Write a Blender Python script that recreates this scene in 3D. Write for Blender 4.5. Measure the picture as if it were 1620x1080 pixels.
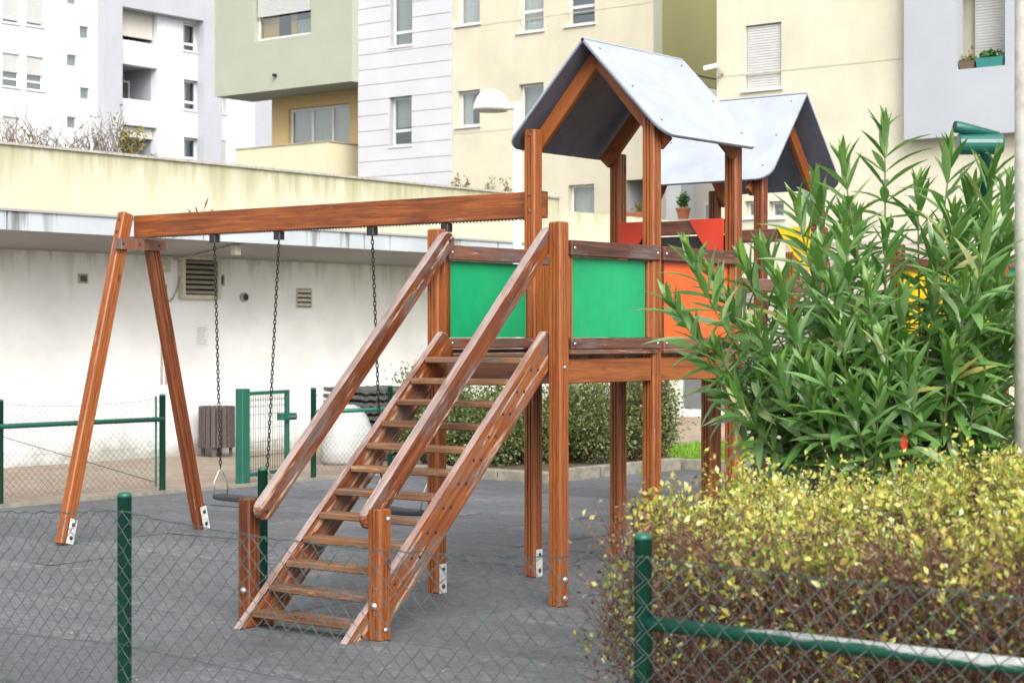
import bpy, math, random
import numpy as np
from mathutils import Vector, Matrix

random.seed(7); RNG = np.random.default_rng(7)
for o in list(bpy.data.objects): bpy.data.objects.remove(o, do_unlink=True)
scene = bpy.context.scene
COL = scene.collection

# ------------------------------------------------------------------ camera
# world axes: X runs along the front fence and the swing beam, Y along the white wall.
F_PX, HZ, CX, TH = 2929.0, 532.0, 810.0, math.radians(38.18)
CAM = (6.779, -9.083, 1.65)
CT, ST = math.cos(TH), math.sin(TH)
cd = bpy.data.cameras.new('camera'); cam = bpy.data.objects.new('camera', cd); COL.objects.link(cam)
cam.location = CAM; cam.rotation_euler = (math.pi/2, 0, TH)
cd.sensor_width = 36.0; cd.lens = 36.0*F_PX/1620.0
cd.shift_y = (HZ-540.0)/1620.0
cd.clip_start = 0.1; cd.clip_end = 1500
cd.dof.use_dof = True; cd.dof.focus_distance = 12.2; cd.dof.aperture_fstop = 5.6
scene.camera = cam
# ------------------------------------------------------------------ sky, sun, exposure
SUN_EL, SUN_DIR = math.radians(40), (0.75, -0.62)
w = bpy.data.worlds.new('World'); scene.world = w; w.use_nodes = True
nt = w.node_tree; nt.nodes.clear()
sky = nt.nodes.new('ShaderNodeTexSky'); sky.sky_type = 'NISHITA'; sky.sun_disc = False
sky.sun_elevation = SUN_EL; sky.sun_rotation = math.atan2(SUN_DIR[0], SUN_DIR[1])
sky.air_density = 1.0; sky.dust_density = 4.0; sky.ozone_density = 1.0
hs = nt.nodes.new('ShaderNodeHueSaturation'); hs.inputs['Saturation'].default_value = 0.22
bg = nt.nodes.new('ShaderNodeBackground'); bg.inputs['Strength'].default_value = 0.15
wo = nt.nodes.new('ShaderNodeOutputWorld')
nt.links.new(sky.outputs[0], hs.inputs['Color']); nt.links.new(hs.outputs[0], bg.inputs[0]); nt.links.new(bg.outputs[0], wo.inputs[0])
sl = bpy.data.lights.new('sun', 'SUN'); sun = bpy.data.objects.new('sun', sl); COL.objects.link(sun)
sl.energy = 1.0; sl.angle = math.radians(40); sl.color = (1.0, 0.97, 0.93)
sd = Vector((SUN_DIR[0], SUN_DIR[1], 0)).normalized()*math.cos(SUN_EL) + Vector((0, 0, math.sin(SUN_EL)))
sun.rotation_euler = sd.to_track_quat('Z', 'Y').to_euler(); sun.location = (0, 0, 30)
scene.view_settings.view_transform = 'Standard'; scene.view_settings.look = 'None'
scene.view_settings.gamma = 1.0; scene.view_settings.use_curve_mapping = False
scene.view_settings.exposure = 1.07

# ------------------------------------------------------------------ pixel -> place
def at_y(x, y, b):      # on the vertical plane Y = b
    dx = (x-CX)/F_PX; Y = (b-CAM[1])/(dx*ST+CT)
    return Vector((CAM[0]+Y*(dx*CT-ST), b, CAM[2]+(HZ-y)/F_PX*Y))
def at_x(x, y, a):      # on the vertical plane X = a
    dx = (x-CX)/F_PX; Y = (a-CAM[0])/(dx*CT-ST)
    return Vector((a, CAM[1]+Y*(dx*ST+CT), CAM[2]+(HZ-y)/F_PX*Y))
def at_d(x, y, Y):      # at a distance Y from the camera
    dx = (x-CX)/F_PX
    return Vector((CAM[0]+Y*(dx*CT-ST), CAM[1]+Y*(dx*ST+CT), CAM[2]+(HZ-y)/F_PX*Y))
def on_ground(x, y): return at_d(x, y, F_PX*CAM[2]/(y-HZ))

# ------------------------------------------------------------------ object helpers
WM = {}
def link(o, parent=None, M=None):
    COL.objects.link(o)
    M = M if M is not None else Matrix.Identity(4)
    if parent is not None:
        o.parent = parent; o.matrix_basis = WM[parent.name].inverted() @ M
    else: o.matrix_basis = M
    WM[o.name] = M.copy()
    return o
def tag(o, label=None, cat=None, group=None, kind=None):
    if label: o['label'] = label
    if cat: o['category'] = cat
    if group: o['group'] = group
    if kind: o['kind'] = kind
    return o
def thing(name, label, cat, loc=(0, 0, 0), group=None):
    o = bpy.data.objects.new(name, None); o.empty_display_size = 0.2
    link(o, None, Matrix.Translation(Vector(loc)))
    return tag(o, label, cat, group)

class MB:
    def __init__(s): s.v = []; s.f = []
    def quad(s, *p):
        n = len(s.v); s.v += [tuple(q) for q in p]; s.f.append(tuple(range(n, n+len(p))))
    def box(s, x0, x1, y0, y1, z0, z1, c=0.0):
        if c <= 0:
            n = len(s.v)
            s.v += [(x0,y0,z0),(x1,y0,z0),(x1,y1,z0),(x0,y1,z0),(x0,y0,z1),(x1,y0,z1),(x1,y1,z1),(x0,y1,z1)]
            s.f += [tuple(n+i for i in q) for q in ((0,3,2,1),(4,5,6,7),(0,1,5,4),(1,2,6,5),(2,3,7,6),(3,0,4,7))]
        else:
            pts = [(x0+c,y0),(x1-c,y0),(x1,y0+c),(x1,y1-c),(x1-c,y1),(x0+c,y1),(x0,y1-c),(x0,y0+c)]
            cx, cy = (x0+x1)/2, (y0+y1)/2
            s.loft([[(p[0],p[1],z0+c*.0) for p in pts], [(p[0],p[1],z1-c) for p in pts],
                    [(cx+(p[0]-cx)*(1-c/(x1-cx)), cy+(p[1]-cy)*(1-c/(y1-cy)), z1) for p in pts]])
        return s
    def loft(s, rings, closed=True, caps=True):
        n0 = len(s.v); k = len(rings[0])
        for r in rings: s.v += [tuple(p) for p in r]
        for i in range(len(rings)-1):
            for j in range(k if closed else k-1):
                a = n0+i*k+j; b = n0+i*k+(j+1) % k
                s.f.append((a, b, b+k, a+k))
        if caps and closed:
            s.f.append(tuple(n0+j for j in reversed(range(k)))); s.f.append(tuple(n0+(len(rings)-1)*k+j for j in range(k)))
        return s
    def tube(s, pts, r, n=8, caps=True):
        pts = [Vector(p) for p in pts]; rings = []
        up = None
        for i, p in enumerate(pts):
            t = (pts[min(i+1, len(pts)-1)]-pts[max(i-1, 0)]).normalized()
            if up is None: up = t.orthogonal().normalized()
            up = (up-t*up.dot(t)).normalized(); q = t.cross(up)
            rr = r[i] if isinstance(r, (list, tuple)) else r
            rings.append([p+up*math.cos(2*math.pi*j/n)*rr+q*math.sin(2*math.pi*j/n)*rr for j in range(n)])
        return s.loft(rings, True, caps)
    def lathe(s, prof, c=(0, 0, 0), n=16, caps=True):
        return s.loft([[(c[0]+r*math.cos(2*math.pi*j/n), c[1]+r*math.sin(2*math.pi*j/n), c[2]+z) for j in range(n)] for r, z in prof], True, caps)
    def mesh(s, name, mat=None, smooth=False):
        m = bpy.data.meshes.new(name); m.from_pydata([tuple(q) for q in s.v], [], s.f); m.update()
        if mat: m.materials.append(mat)
        if smooth:
            for p in m.polygons: p.use_smooth = True
        return m
    def build(s, name, mat, parent=None, smooth=False, M=None):
        """mesh given in world coordinates (or local to M)"""
        if M is None:
            xs = np.array([tuple(q) for q in s.v]); lo = xs.min(0); hi = xs.max(0)
            org = Vector(((lo[0]+hi[0])/2, (lo[1]+hi[1])/2, lo[2]))
            s.v = [(p[0]-org[0], p[1]-org[1], p[2]-org[2]) for p in s.v]
            M = Matrix.Translation(org)
        return link(bpy.data.objects.new(name, s.mesh(name, mat, smooth)), parent, M)

def frame(p0, p1, xh):
    p0 = Vector(p0); z = (Vector(p1)-p0).normalized(); x = Vector(xh); x = (x-z*x.dot(z)).normalized(); y = z.cross(x)
    M = Matrix.Identity(4)
    for i in range(3): M[i][0] = x[i]; M[i][1] = y[i]; M[i][2] = z[i]; M[i][3] = p0[i]
    return M
def section(wd, dp, c, groove=0):
    """cross-section polygon: chamfered rectangle, V grooves on every face"""
    hw, hd = wd/2, dp/2; P = []
    def side(ax, ay, bx, by, nx, ny, L):
        pts = [(ax, ay)]
        if groove:
            for t in ((0.33, 0.67) if groove > 1 else (0.5,)):
                g = 0.0070/L
                for tt, dd in ((t-g, 0), (t, 0.018), (t+g, 0)):
                    pts.append((ax+(bx-ax)*tt-nx*dd, ay+(by-ay)*tt-ny*dd))
        pts.append((bx, by)); return pts
    P += side(-hw+c, -hd, hw-c, -hd, 0, -1, wd); P += side(hw, -hd+c, hw, hd-c, 1, 0, dp)
    P += side(hw-c, hd, -hw+c, hd, 0, 1, wd); P += side(-hw, hd-c, -hw, -hd+c, -1, 0, dp)
    return P
def beam(name, p0, p1, wd, dp, mat, parent, xh=(1, 0, 0), c=0.006, groove=0):
    L = (Vector(p1)-Vector(p0)).length; P = section(wd, dp, c, groove); e = c*0.8
    sx, sy = 1-2*e/wd, 1-2*e/dp
    m = MB(); m.loft([[(x*sx, y*sy, 0) for x, y in P], [(x, y, e) for x, y in P], [(x, y, L-e) for x, y in P], [(x*sx, y*sy, L) for x, y in P]])
    return m.build(name, mat, parent, M=frame(p0, p1, xh))
def board(name, prof, th, mat, parent, M, c=0.005):
    """prof: convex polygon in local (y,z); thickness along local x"""
    cy = sum(p[0] for p in prof)/len(prof); cz = sum(p[1] for p in prof)/len(prof)
    def ins(p):
        d = Vector((p[0]-cy, p[1]-cz)); l = d.length; d = d*((l-c)/l); return (cy+d[0], cz+d[1])
    q = [ins(p) for p in prof]; h = th/2; m = MB()
    m.loft([[(-h, p[0], p[1]) for p in q], [(-h+c, p[0], p[1]) for p in prof], [(h-c, p[0], p[1]) for p in prof], [(h, p[0], p[1]) for p in q]])
    return m.build(name, mat, parent, M=M)
def bolt(parent, p, n, r=0.011, mat=None, name='bolt'):
    M = frame(p, Vector(p)+Vector(n), (0.3, 0.5, 0.81))
    m = MB().lathe([(r*1.25, -0.002), (r*1.25, 0.002), (r, 0.003), (r*0.8, r*0.5), (r*0.35, r*0.72)], n=10)
    return m.build(name, mat or M_STEEL, parent, True, M)

# ------------------------------------------------------------------ materials
def new_mat(name):
    m = bpy.data.materials.new(name); m.use_nodes = True
    nt = m.node_tree; nt.nodes.clear()
    o = nt.nodes.new('ShaderNodeOutputMaterial'); p = nt.nodes.new('ShaderNodeBsdfPrincipled')
    nt.links.new(p.outputs[0], o.inputs[0])
    return m, nt, p, o
def N(nt, t, **kw):
    n = nt.nodes.new(t)
    for k, v in kw.items(): setattr(n, k, v)
    return n
def ramp(nt, fac, stops, interp='LINEAR'):
    r = N(nt, 'ShaderNodeValToRGB'); r.color_ramp.interpolation = interp
    el = r.color_ramp.elements
    while len(el) < len(stops): el.new(0.5)
    for e, (p, c) in zip(el, stops): e.position = p; e.color = (*c, 1) if len(c) == 3 else c
    nt.links.new(fac, r.inputs[0]); return r.outputs[0]
def g3(v): return (v, v, v)
def noise(nt, vec, scale, detail=4, rough=0.55, dist=0.0):
    n = N(nt, 'ShaderNodeTexNoise'); n.inputs['Scale'].default_value = scale; n.inputs['Detail'].default_value = detail
    n.inputs['Roughness'].default_value = rough; n.inputs['Distortion'].default_value = dist
    if vec is not None: nt.links.new(vec, n.inputs['Vector'])
    return n.outputs[0]
def mapping(nt, vec, scale=(1, 1, 1), loc=None):
    n = N(nt, 'ShaderNodeMapping'); n.inputs['Scale'].default_value = scale; nt.links.new(vec, n.inputs['Vector'])
    if loc is not None: nt.links.new(loc, n.inputs['Location'])
    return n.outputs[0]
def mixc(nt, fac, a, b, mode='MIX'):
    n = N(nt, 'ShaderNodeMix', data_type='RGBA', blend_type=mode)
    for s, v in ((n.inputs[0], fac), (n.inputs[6], a), (n.inputs[7], b)):
        if isinstance(v, (int, float)): s.default_value = v
        elif isinstance(v, tuple): s.default_value = (*v, 1)
        else: nt.links.new(v, s)
    return n.outputs[2]
def math_n(nt, op, a, b=None, clamp=False):
    n = N(nt, 'ShaderNodeMath', operation=op, use_clamp=clamp)
    for s, v in ((n.inputs[0], a), (n.inputs[1], b)):
        if v is None: continue
        if isinstance(v, (int, float)): s.default_value = v
        else: nt.links.new(v, s)
    return n.outputs[0]
def bump(nt, p, h, strength=0.3, dist=0.01):
    b = N(nt, 'ShaderNodeBump'); b.inputs['Strength'].default_value = strength; b.inputs['Distance'].default_value = dist
    nt.links.new(h, b.inputs['Height']); nt.links.new(b.outputs[0], p.inputs['Normal'])
def rand_vec(nt):
    oi = N(nt, 'ShaderNodeObjectInfo'); c = N(nt, 'ShaderNodeCombineXYZ')
    a = math_n(nt, 'MULTIPLY', oi.outputs['Random'], 37.0)
    nt.links.new(a, c.inputs[0]); nt.links.new(math_n(nt, 'MULTIPLY', oi.outputs['Random'], 91.0), c.inputs[1]); nt.links.new(math_n(nt, 'MULTIPLY', oi.outputs['Random'], 17.0), c.inputs[2])
    return c.outputs[0], oi.outputs['Random']

def wood(name, dark=(0.046, 0.011, 0.0035), mid=(0.165, 0.041, 0.0085), light=(0.285, 0.086, 0.018), worn=0.0, grey=0.0, rough=0.47, bleach_sheen=0.0):
    m, nt, p, o = new_mat(name)
    tc = N(nt, 'ShaderNodeTexCoord').outputs['Object']; rv, rnd = rand_vec(nt)
    v = mapping(nt, tc, (1, 1, 0.045), rv)
    g1 = noise(nt, v, 26, 6, 0.6, 1.2); g2 = noise(nt, v, 150, 3, 0.6)
    big = noise(nt, mapping(nt, tc, (1, 1, 0.35), rv), 5, 3)
    s = math_n(nt, 'ADD', math_n(nt, 'MULTIPLY', g1, 0.6), math_n(nt, 'MULTIPLY', g2, 0.25))
    s = math_n(nt, 'ADD', s, math_n(nt, 'MULTIPLY', big, 0.25))
    s = math_n(nt, 'ADD', s, math_n(nt, 'MULTIPLY', math_n(nt, 'SUBTRACT', rnd, 0.5), 0.22))
    c = ramp(nt, s, [(0.34, dark), (0.50, mid), (0.62, light), (0.75, mid)])
    # knots
    vo = N(nt, 'ShaderNodeTexVoronoi'); vo.inputs['Scale'].default_value = 6.0; nt.links.new(mapping(nt, tc, (1, 1, 0.35), rv), vo.inputs['Vector'])
    kn = ramp(nt, vo.outputs['Distance'], [(0.03, g3(1)), (0.11, g3(0))])
    c = mixc(nt, math_n(nt, 'MULTIPLY', kn, 0.75), c, (0.030, 0.009, 0.004))
    # hairline cracks along the grain
    cr = noise(nt, mapping(nt, tc, (1, 1, 0.02), rv), 70, 2, 0.5)
    crm = ramp(nt, cr, [(0.30, g3(1)), (0.345, g3(0))])
    c = mixc(nt, math_n(nt, 'MULTIPLY', crm, 0.42), c, (0.022, 0.008, 0.004))
    if grey > 0:
        gm = noise(nt, mapping(nt, tc, (1, 1, 0.30), rv), 7, 5, 0.65)
        gmask = ramp(nt, gm, [(0.62-0.25*grey, g3(0)), (0.72-0.2*grey, g3(1))])
        c = mixc(nt, math_n(nt, 'MULTIPLY', gmask, 0.8), c, ramp(nt, g2, [(0.3, (0.065, 0.045, 0.040)), (0.7, (0.19, 0.15, 0.135))]))
    if worn > 0:
        wm = noise(nt, mapping(nt, tc, (1, 1, 0.09), rv), 22, 6, 0.7)
        wmask = ramp(nt, wm, [(0.66-0.12*worn, g3(0)), (0.70-0.1*worn, g3(1))])
        c = mixc(nt, math_n(nt, 'MULTIPLY', wmask, 0.85), c, (0.46, 0.33, 0.25))
    if bleach_sheen > 0:  # upward faces paler: bleached wear plus sky reflection put into the colour
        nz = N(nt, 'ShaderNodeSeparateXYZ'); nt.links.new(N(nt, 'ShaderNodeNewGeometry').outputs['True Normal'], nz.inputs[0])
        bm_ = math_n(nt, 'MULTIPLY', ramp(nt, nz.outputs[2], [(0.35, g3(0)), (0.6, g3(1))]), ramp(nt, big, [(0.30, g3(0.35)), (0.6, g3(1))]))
        c = mixc(nt, math_n(nt, 'MULTIPLY', bm_, bleach_sheen), c, ramp(nt, g2, [(0.3, (0.26, 0.20, 0.18)), (0.7, (0.44, 0.38, 0.36))]))
    nt.links.new(c, p.inputs['Base Color'])
    nt.links.new(ramp(nt, g1, [(0.3, g3(rough+0.12)), (0.7, g3(rough-0.08))]), p.inputs['Roughness'])
    h = math_n(nt, 'SUBTRACT', math_n(nt, 'ADD', g1, math_n(nt, 'MULTIPLY', g2, 0.5)), crm)
    bump(nt, p, h, 0.35, 0.004)
    return m
M_WOOD = wood('stained_wood', worn=0.12)
M_WOODB = wood('beam_wood', (0.080, 0.019, 0.005), (0.225, 0.058, 0.011), (0.36, 0.115, 0.022), worn=0.1)
M_WOODW = wood('worn_wood', worn=0.8, grey=0.5, rough=0.36, bleach_sheen=0.8)
M_WOODT = wood('tread_wood', (0.05, 0.022, 0.009), (0.14, 0.062, 0.025), (0.24, 0.12, 0.055), worn=0.3, grey=0.5)
M_WOODG = wood('weathered_rail_wood', (0.04, 0.016, 0.010), (0.11, 0.040, 0.022), (0.19, 0.080, 0.048), worn=0.25, grey=0.55)
M_WHITEB = wood('weathered_pale_wood', (0.25, 0.2, 0.16), (0.5, 0.44, 0.38), (0.62, 0.57, 0.5), worn=0.5, rough=0.7)

def plain(name, col, rough=0.5, var=0.12, scale=6, metal=0.0, bumps=0.0, bscale=60, spec=0.5):
    m, nt, p, o = new_mat(name)
    pos = N(nt, 'ShaderNodeNewGeometry').outputs['Position']
    n = noise(nt, pos, scale, 5, 0.6)
    c = ramp(nt, n, [(0.3, tuple(x*(1-var) for x in col)), (0.7, tuple(min(1, x*(1+var)) for x in col))])
    nt.links.new(c, p.inputs['Base Color']); p.inputs['Roughness'].default_value = rough; p.inputs['Metallic'].default_value = metal
    p.inputs['Specular IOR Level'].default_value = spec
    if bumps: bump(nt, p, noise(nt, pos, bscale, 3), bumps, 0.005)
    return m
def painted(name, col, rough=0.35, chip=(0.5, 0.5, 0.48), amt=0.0, scale=9):
    m, nt, p, o = new_mat(name)
    pos = N(nt, 'ShaderNodeNewGeometry').outputs['Position']
    n = noise(nt, pos, scale, 6, 0.6); n2 = noise(nt, pos, 2.5, 3)
    c = ramp(nt, n2, [(0.3, tuple(x*0.86 for x in col)), (0.7, tuple(min(1, x*1.1) for x in col))])
    # faint streaks and scuffs
    st = noise(nt, mapping(nt, pos, (40, 40, 2.5)), 1.0, 4, 0.6)
    c = mixc(nt, math_n(nt, 'MULTIPLY', ramp(nt, st, [(0.54, g3(0)), (0.72, g3(1))]), 0.40), c, tuple(min(1, x*0.6+0.06) for x in col))
    if amt > 0:
        c = mixc(nt, ramp(nt, n, [(0.66-amt*0.2, g3(0)), (0.69-amt*0.2, g3(1))]), c, chip)
    nt.links.new(c, p.inputs['Base Color']); nt.links.new(ramp(nt, n, [(0.3, g3(rough-0.05)), (0.7, g3(rough+0.15))]), p.inputs['Roughness'])
    bump(nt, p, n, 0.06, 0.003)
    return m
M_STEEL = plain('galvanised_steel', (0.55, 0.56, 0.57), 0.35, 0.15, 60, 0.9)
M_BOLT = plain('dark_bolt', (0.05, 0.05, 0.055), 0.4, 0.2, 60, 0.7)
M_BRACKET = plain('white_bracket', (0.48, 0.48, 0.47), 0.45, 0.35, 30)
M_CHAIN = plain('dark_chain', (0.045, 0.038, 0.034), 0.45, 0.4, 50, 0.7)
M_RUBBER = plain('black_rubber', (0.025, 0.026, 0.028), 0.6, 0.2, 20)
M_GREENP = painted('green_board', (0.002, 0.30, 0.112), 0.5)
M_ORANGE = painted('orange_board', (0.72, 0.105, 0.018), 0.4)
M_RED = painted('red_board', (0.56, 0.045, 0.018), 0.4)
M_YELLOW = painted('yellow_board', (0.80, 0.50, 0.01), 0.4)
M_ROOFTOP = plain('pale_roof_sheet', (0.36, 0.39, 0.435), 0.22, 0.09, 4)
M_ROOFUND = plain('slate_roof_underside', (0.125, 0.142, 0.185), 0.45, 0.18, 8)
M_FENCE = painted('fence_green', (0.010, 0.095, 0.058), 0.34, (0.42, 0.45, 0.42), 0.0)
def worn_rail():
    m, nt, p, o = new_mat('fence_green_worn')
    pos = N(nt, 'ShaderNodeNewGeometry').outputs['Position']; sp = N(nt, 'ShaderNodeSeparateXYZ'); nt.links.new(pos, sp.inputs[0])
    n = noise(nt, mapping(nt, pos, (2.6, 14, 14)), 1.0, 7, 0.68)
    # paint rubbed off the upper side, more and more along the rail
    f = math_n(nt, 'ADD', n, math_n(nt, 'MULTIPLY', math_n(nt, 'SUBTRACT', sp.outputs[0], 4.25), 0.16))
    f = math_n(nt, 'ADD', f, math_n(nt, 'MULTIPLY', math_n(nt, 'SUBTRACT', sp.outputs[2], 0.797), 7.0))
    c = mixc(nt, ramp(nt, f, [(0.56, g3(0)), (0.62, g3(1))]), (0.010, 0.095, 0.058), ramp(nt, noise(nt, pos, 60, 4), [(0.3, (0.36, 0.37, 0.36)), (0.7, (0.52, 0.53, 0.51))]))
    nt.links.new(c, p.inputs['Base Color']); p.inputs['Roughness'].default_value = 0.42
    return m
M_FENCEW = worn_rail()
M_WIRE = plain('coated_wire', (0.075, 0.105, 0.097), 0.35, 0.4, 30)
M_WIREB = plain('coated_wire_far', (0.035, 0.055, 0.05), 0.45, 0.3, 30)
M_GATE = painted('gate_green', (0.008, 0.10, 0.065), 0.38)
M_JOINT = plain('render_joint', (0.40, 0.36, 0.25), 0.9)
M_CLADB = plain('cladding_gap', (0.36, 0.36, 0.37), 0.9)
M_DGREEN = plain('dark_green_metal', (0.012, 0.10, 0.075), 0.3, 0.15, 8)
M_POLE = plain('pale_concrete_pole', (0.50, 0.48, 0.43), 0.8, 0.22, 16, bumps=0.3)
M_LAMPPOLE = plain('pale_grey_pole', (0.62, 0.64, 0.67), 0.45, 0.05, 10)
M_LAMPGLASS = plain('opal_dome', (0.85, 0.85, 0.85), 0.3, 0.02, 10)
M_BINSLAT = plain('brown_slat', (0.075, 0.056, 0.052), 0.6, 0.25, 25)
M_DARK = plain('dark_inside', (0.03, 0.03, 0.032), 0.8, 0.2, 4)
M_FRAME = plain('white_frame', (0.62, 0.63, 0.62), 0.4, 0.05, 8)
M_CURTAIN = plain('pale_curtain', (0.74, 0.74, 0.71), 0.8, 0.1, 3)
M_BLIND = plain('grey_blind', (0.50, 0.52, 0.50), 0.7, 0.08, 3)
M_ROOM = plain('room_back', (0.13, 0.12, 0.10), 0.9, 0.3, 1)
M_OCHRE = plain('ochre_room_wall', (0.78, 0.50, 0.13), 0.8, 0.1, 2)
M_SHUTTER = plain('pale_shutter', (0.50, 0.50, 0.48), 0.5, 0.05, 6)
M_TERRA = plain('terracotta', (0.42, 0.15, 0.07), 0.7, 0.15, 20)
M_TEAL = plain('teal_box', (0.03, 0.20, 0.18), 0.45, 0.1, 20)
M_BROWNBOX = plain('brown_box', (0.13, 0.09, 0.06), 0.6, 0.15, 20)
M_SOIL = plain('soil', (0.085, 0.062, 0.042), 0.95, 0.45, 14, bumps=0.8, bscale=25)
M_KERB = plain('kerb_concrete', (0.22, 0.205, 0.16), 0.85, 0.3, 9, bumps=0.3)
M_TILE = plain('dark_tile', (0.075, 0.072, 0.068), 0.7, 0.3, 14)
M_SACK = plain('white_sack', (0.47, 0.48, 0.46), 0.6, 0.1, 6, bumps=0.2, bscale=14)
M_PAPER = plain('notice_paper', (0.66, 0.67, 0.65), 0.5, 0.04, 10)
M_INK = plain('faded_ink', (0.30, 0.31, 0.31), 0.6, 0.2, 80)
M_CONDUIT = plain('old_conduit', (0.34, 0.32, 0.28), 0.6, 0.3, 20)
M_VENTF = plain('vent_frame', (0.50, 0.47, 0.38), 0.6, 0.2, 14)

def glass_mat():
    m, nt, p, o = new_mat('window_glass')
    nt.nodes.remove(p)
    t = N(nt, 'ShaderNodeBsdfTransparent'); t.inputs[0].default_value = (0.80, 0.82, 0.81, 1)
    g = N(nt, 'ShaderNodeBsdfGlossy'); g.inputs['Roughness'].default_value = 0.03; g.inputs[0].default_value = (0.9, 0.95, 0.97, 1)
    mx = N(nt, 'ShaderNodeMixShader'); mx.inputs[0].default_value = 0.16
    nt.links.new(t.outputs[0], mx.inputs[1]); nt.links.new(g.outputs[0], mx.inputs[2]); nt.links.new(mx.outputs[0], o.inputs[0])
    return m
M_GLASS = glass_mat()

def plaster(name, col, stain=0.0, top=4.0, axis='y', drip=(0.30, 0.30, 0.17), low=0.0, var=0.04, th=0.46, gain=4.2):
    """rendered wall; 'top' is the height of the edge the dirt runs down from"""
    m, nt, p, o = new_mat(name)
    pos = N(nt, 'ShaderNodeNewGeometry').outputs['Position']
    n = noise(nt, pos, 0.8, 6, 0.62)
    c = ramp(nt, n, [(0.3, tuple(x*(1-var*1.6) for x in col)), (0.7, tuple(min(1, x*(1+var)) for x in col))])
    fine = noise(nt, pos, 9, 5, 0.7)
    c = mixc(nt, math_n(nt, 'MULTIPLY', ramp(nt, fine, [(0.56, g3(0)), (0.75, g3(1))]), 0.18), c, tuple(x*0.7 for x in col))
    if stain > 0:
        z = N(nt, 'ShaderNodeSeparateXYZ'); nt.links.new(pos, z.inputs[0])
        sv = noise(nt, mapping(nt, pos, (2.6, 2.6, 0.10)), 1.0, 6, 0.65)
        sv2 = noise(nt, mapping(nt, pos, (7.5, 7.5, 0.22)), 1.0, 4, 0.6)
        dist = math_n(nt, 'SUBTRACT', top, z.outputs[2])          # metres below the edge
        reach = math_n(nt, 'MULTIPLY', math_n(nt, 'SUBTRACT', sv, th), gain)
        f = math_n(nt, 'SUBTRACT', 1.0, math_n(nt, 'DIVIDE', dist, math_n(nt, 'MAXIMUM', reach, 0.02)), True)
        f = math_n(nt, 'MULTIPLY', f, ramp(nt, sv2, [(0.30, g3(0.15)), (0.62, g3(1))]))
        c = mixc(nt, math_n(nt, 'MULTIPLY', f, stain, True), c, drip)
    if low > 0:
        z2 = N(nt, 'ShaderNodeSeparateXYZ'); nt.links.new(pos, z2.inputs[0])
        ln = noise(nt, mapping(nt, pos, (1.4, 1.4, 2.2)), 1.0, 6, 0.7)
        f2 = ramp(nt, math_n(nt, 'ADD', z2.outputs[2], math_n(nt, 'MULTIPLY', math_n(nt, 'SUBTRACT', ln, 0.5), 0.9)), [(0.04, g3(1)), (0.30, g3(0))])
        c = mixc(nt, math_n(nt, 'MULTIPLY', f2, low), c, (0.24, 0.24, 0.19))
    nt.links.new(c, p.inputs['Base Color']); p.inputs['Roughness'].default_value = 0.85; p.inputs['Specular IOR Level'].default_value = 0.2
    bump(nt, p, noise(nt, pos, 45, 4, 0.7), 0.25, 0.006)
    return m
M_WALLW = plaster('white_wall_plaster', (0.74, 0.74, 0.72), 0.6, 2.76, drip=(0.34, 0.32, 0.25), low=0.75, var=0.09, th=0.47, gain=4.5)
M_PARAPET = plaster('cream_parapet_plaster', (0.50, 0.475, 0.355), 0.9, 4.05, th=0.38, gain=3.2, drip=(0.27, 0.27, 0.14))
M_FASCIA = plaster('fascia_concrete', (0.44, 0.47, 0.50), 0.95, 3.11, drip=(0.085, 0.085, 0.06), var=0.1, th=0.57, gain=9)
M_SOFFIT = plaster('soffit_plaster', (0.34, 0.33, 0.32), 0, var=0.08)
M_CREAM = plaster('cream_facade', (0.58, 0.535, 0.41), 0.3, 15.0, th=0.34, gain=30, drip=(0.40, 0.36, 0.26), var=0.07)
M_CREAM2 = plaster('cream_facade_right', (0.57, 0.54, 0.42), 0.3, 14.0, th=0.34, gain=30, drip=(0.40, 0.36, 0.27), var=0.07)
M_OCHREW = plaster('ochre_recess', (0.56, 0.41, 0.20))
M_BALC = plaster('balcony_cream', (0.60, 0.55, 0.385), 0.35, 8.0)
M_GREENB = plaster('sage_facade', (0.36, 0.38, 0.295), 0)
M_OLIVE = plaster('olive_facade', (0.24, 0.23, 0.105), 0)
M_WHITEF = plaster('white_facade', (0.60, 0.61, 0.63))
M_CLAD = plaster('white_cladding', (0.53, 0.53, 0.55))
M_GREYF = plaster('pale_grey_facade', (0.40, 0.41, 0.435))
M_GREYB = plaster('light_grey_block', (0.385, 0.405, 0.44))
M_RECESS = plaster('recess_offwhite', (0.58, 0.55, 0.48))
M_STONE = plaster('stone_plinth', (0.38, 0.31, 0.24), var=0.2)

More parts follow.
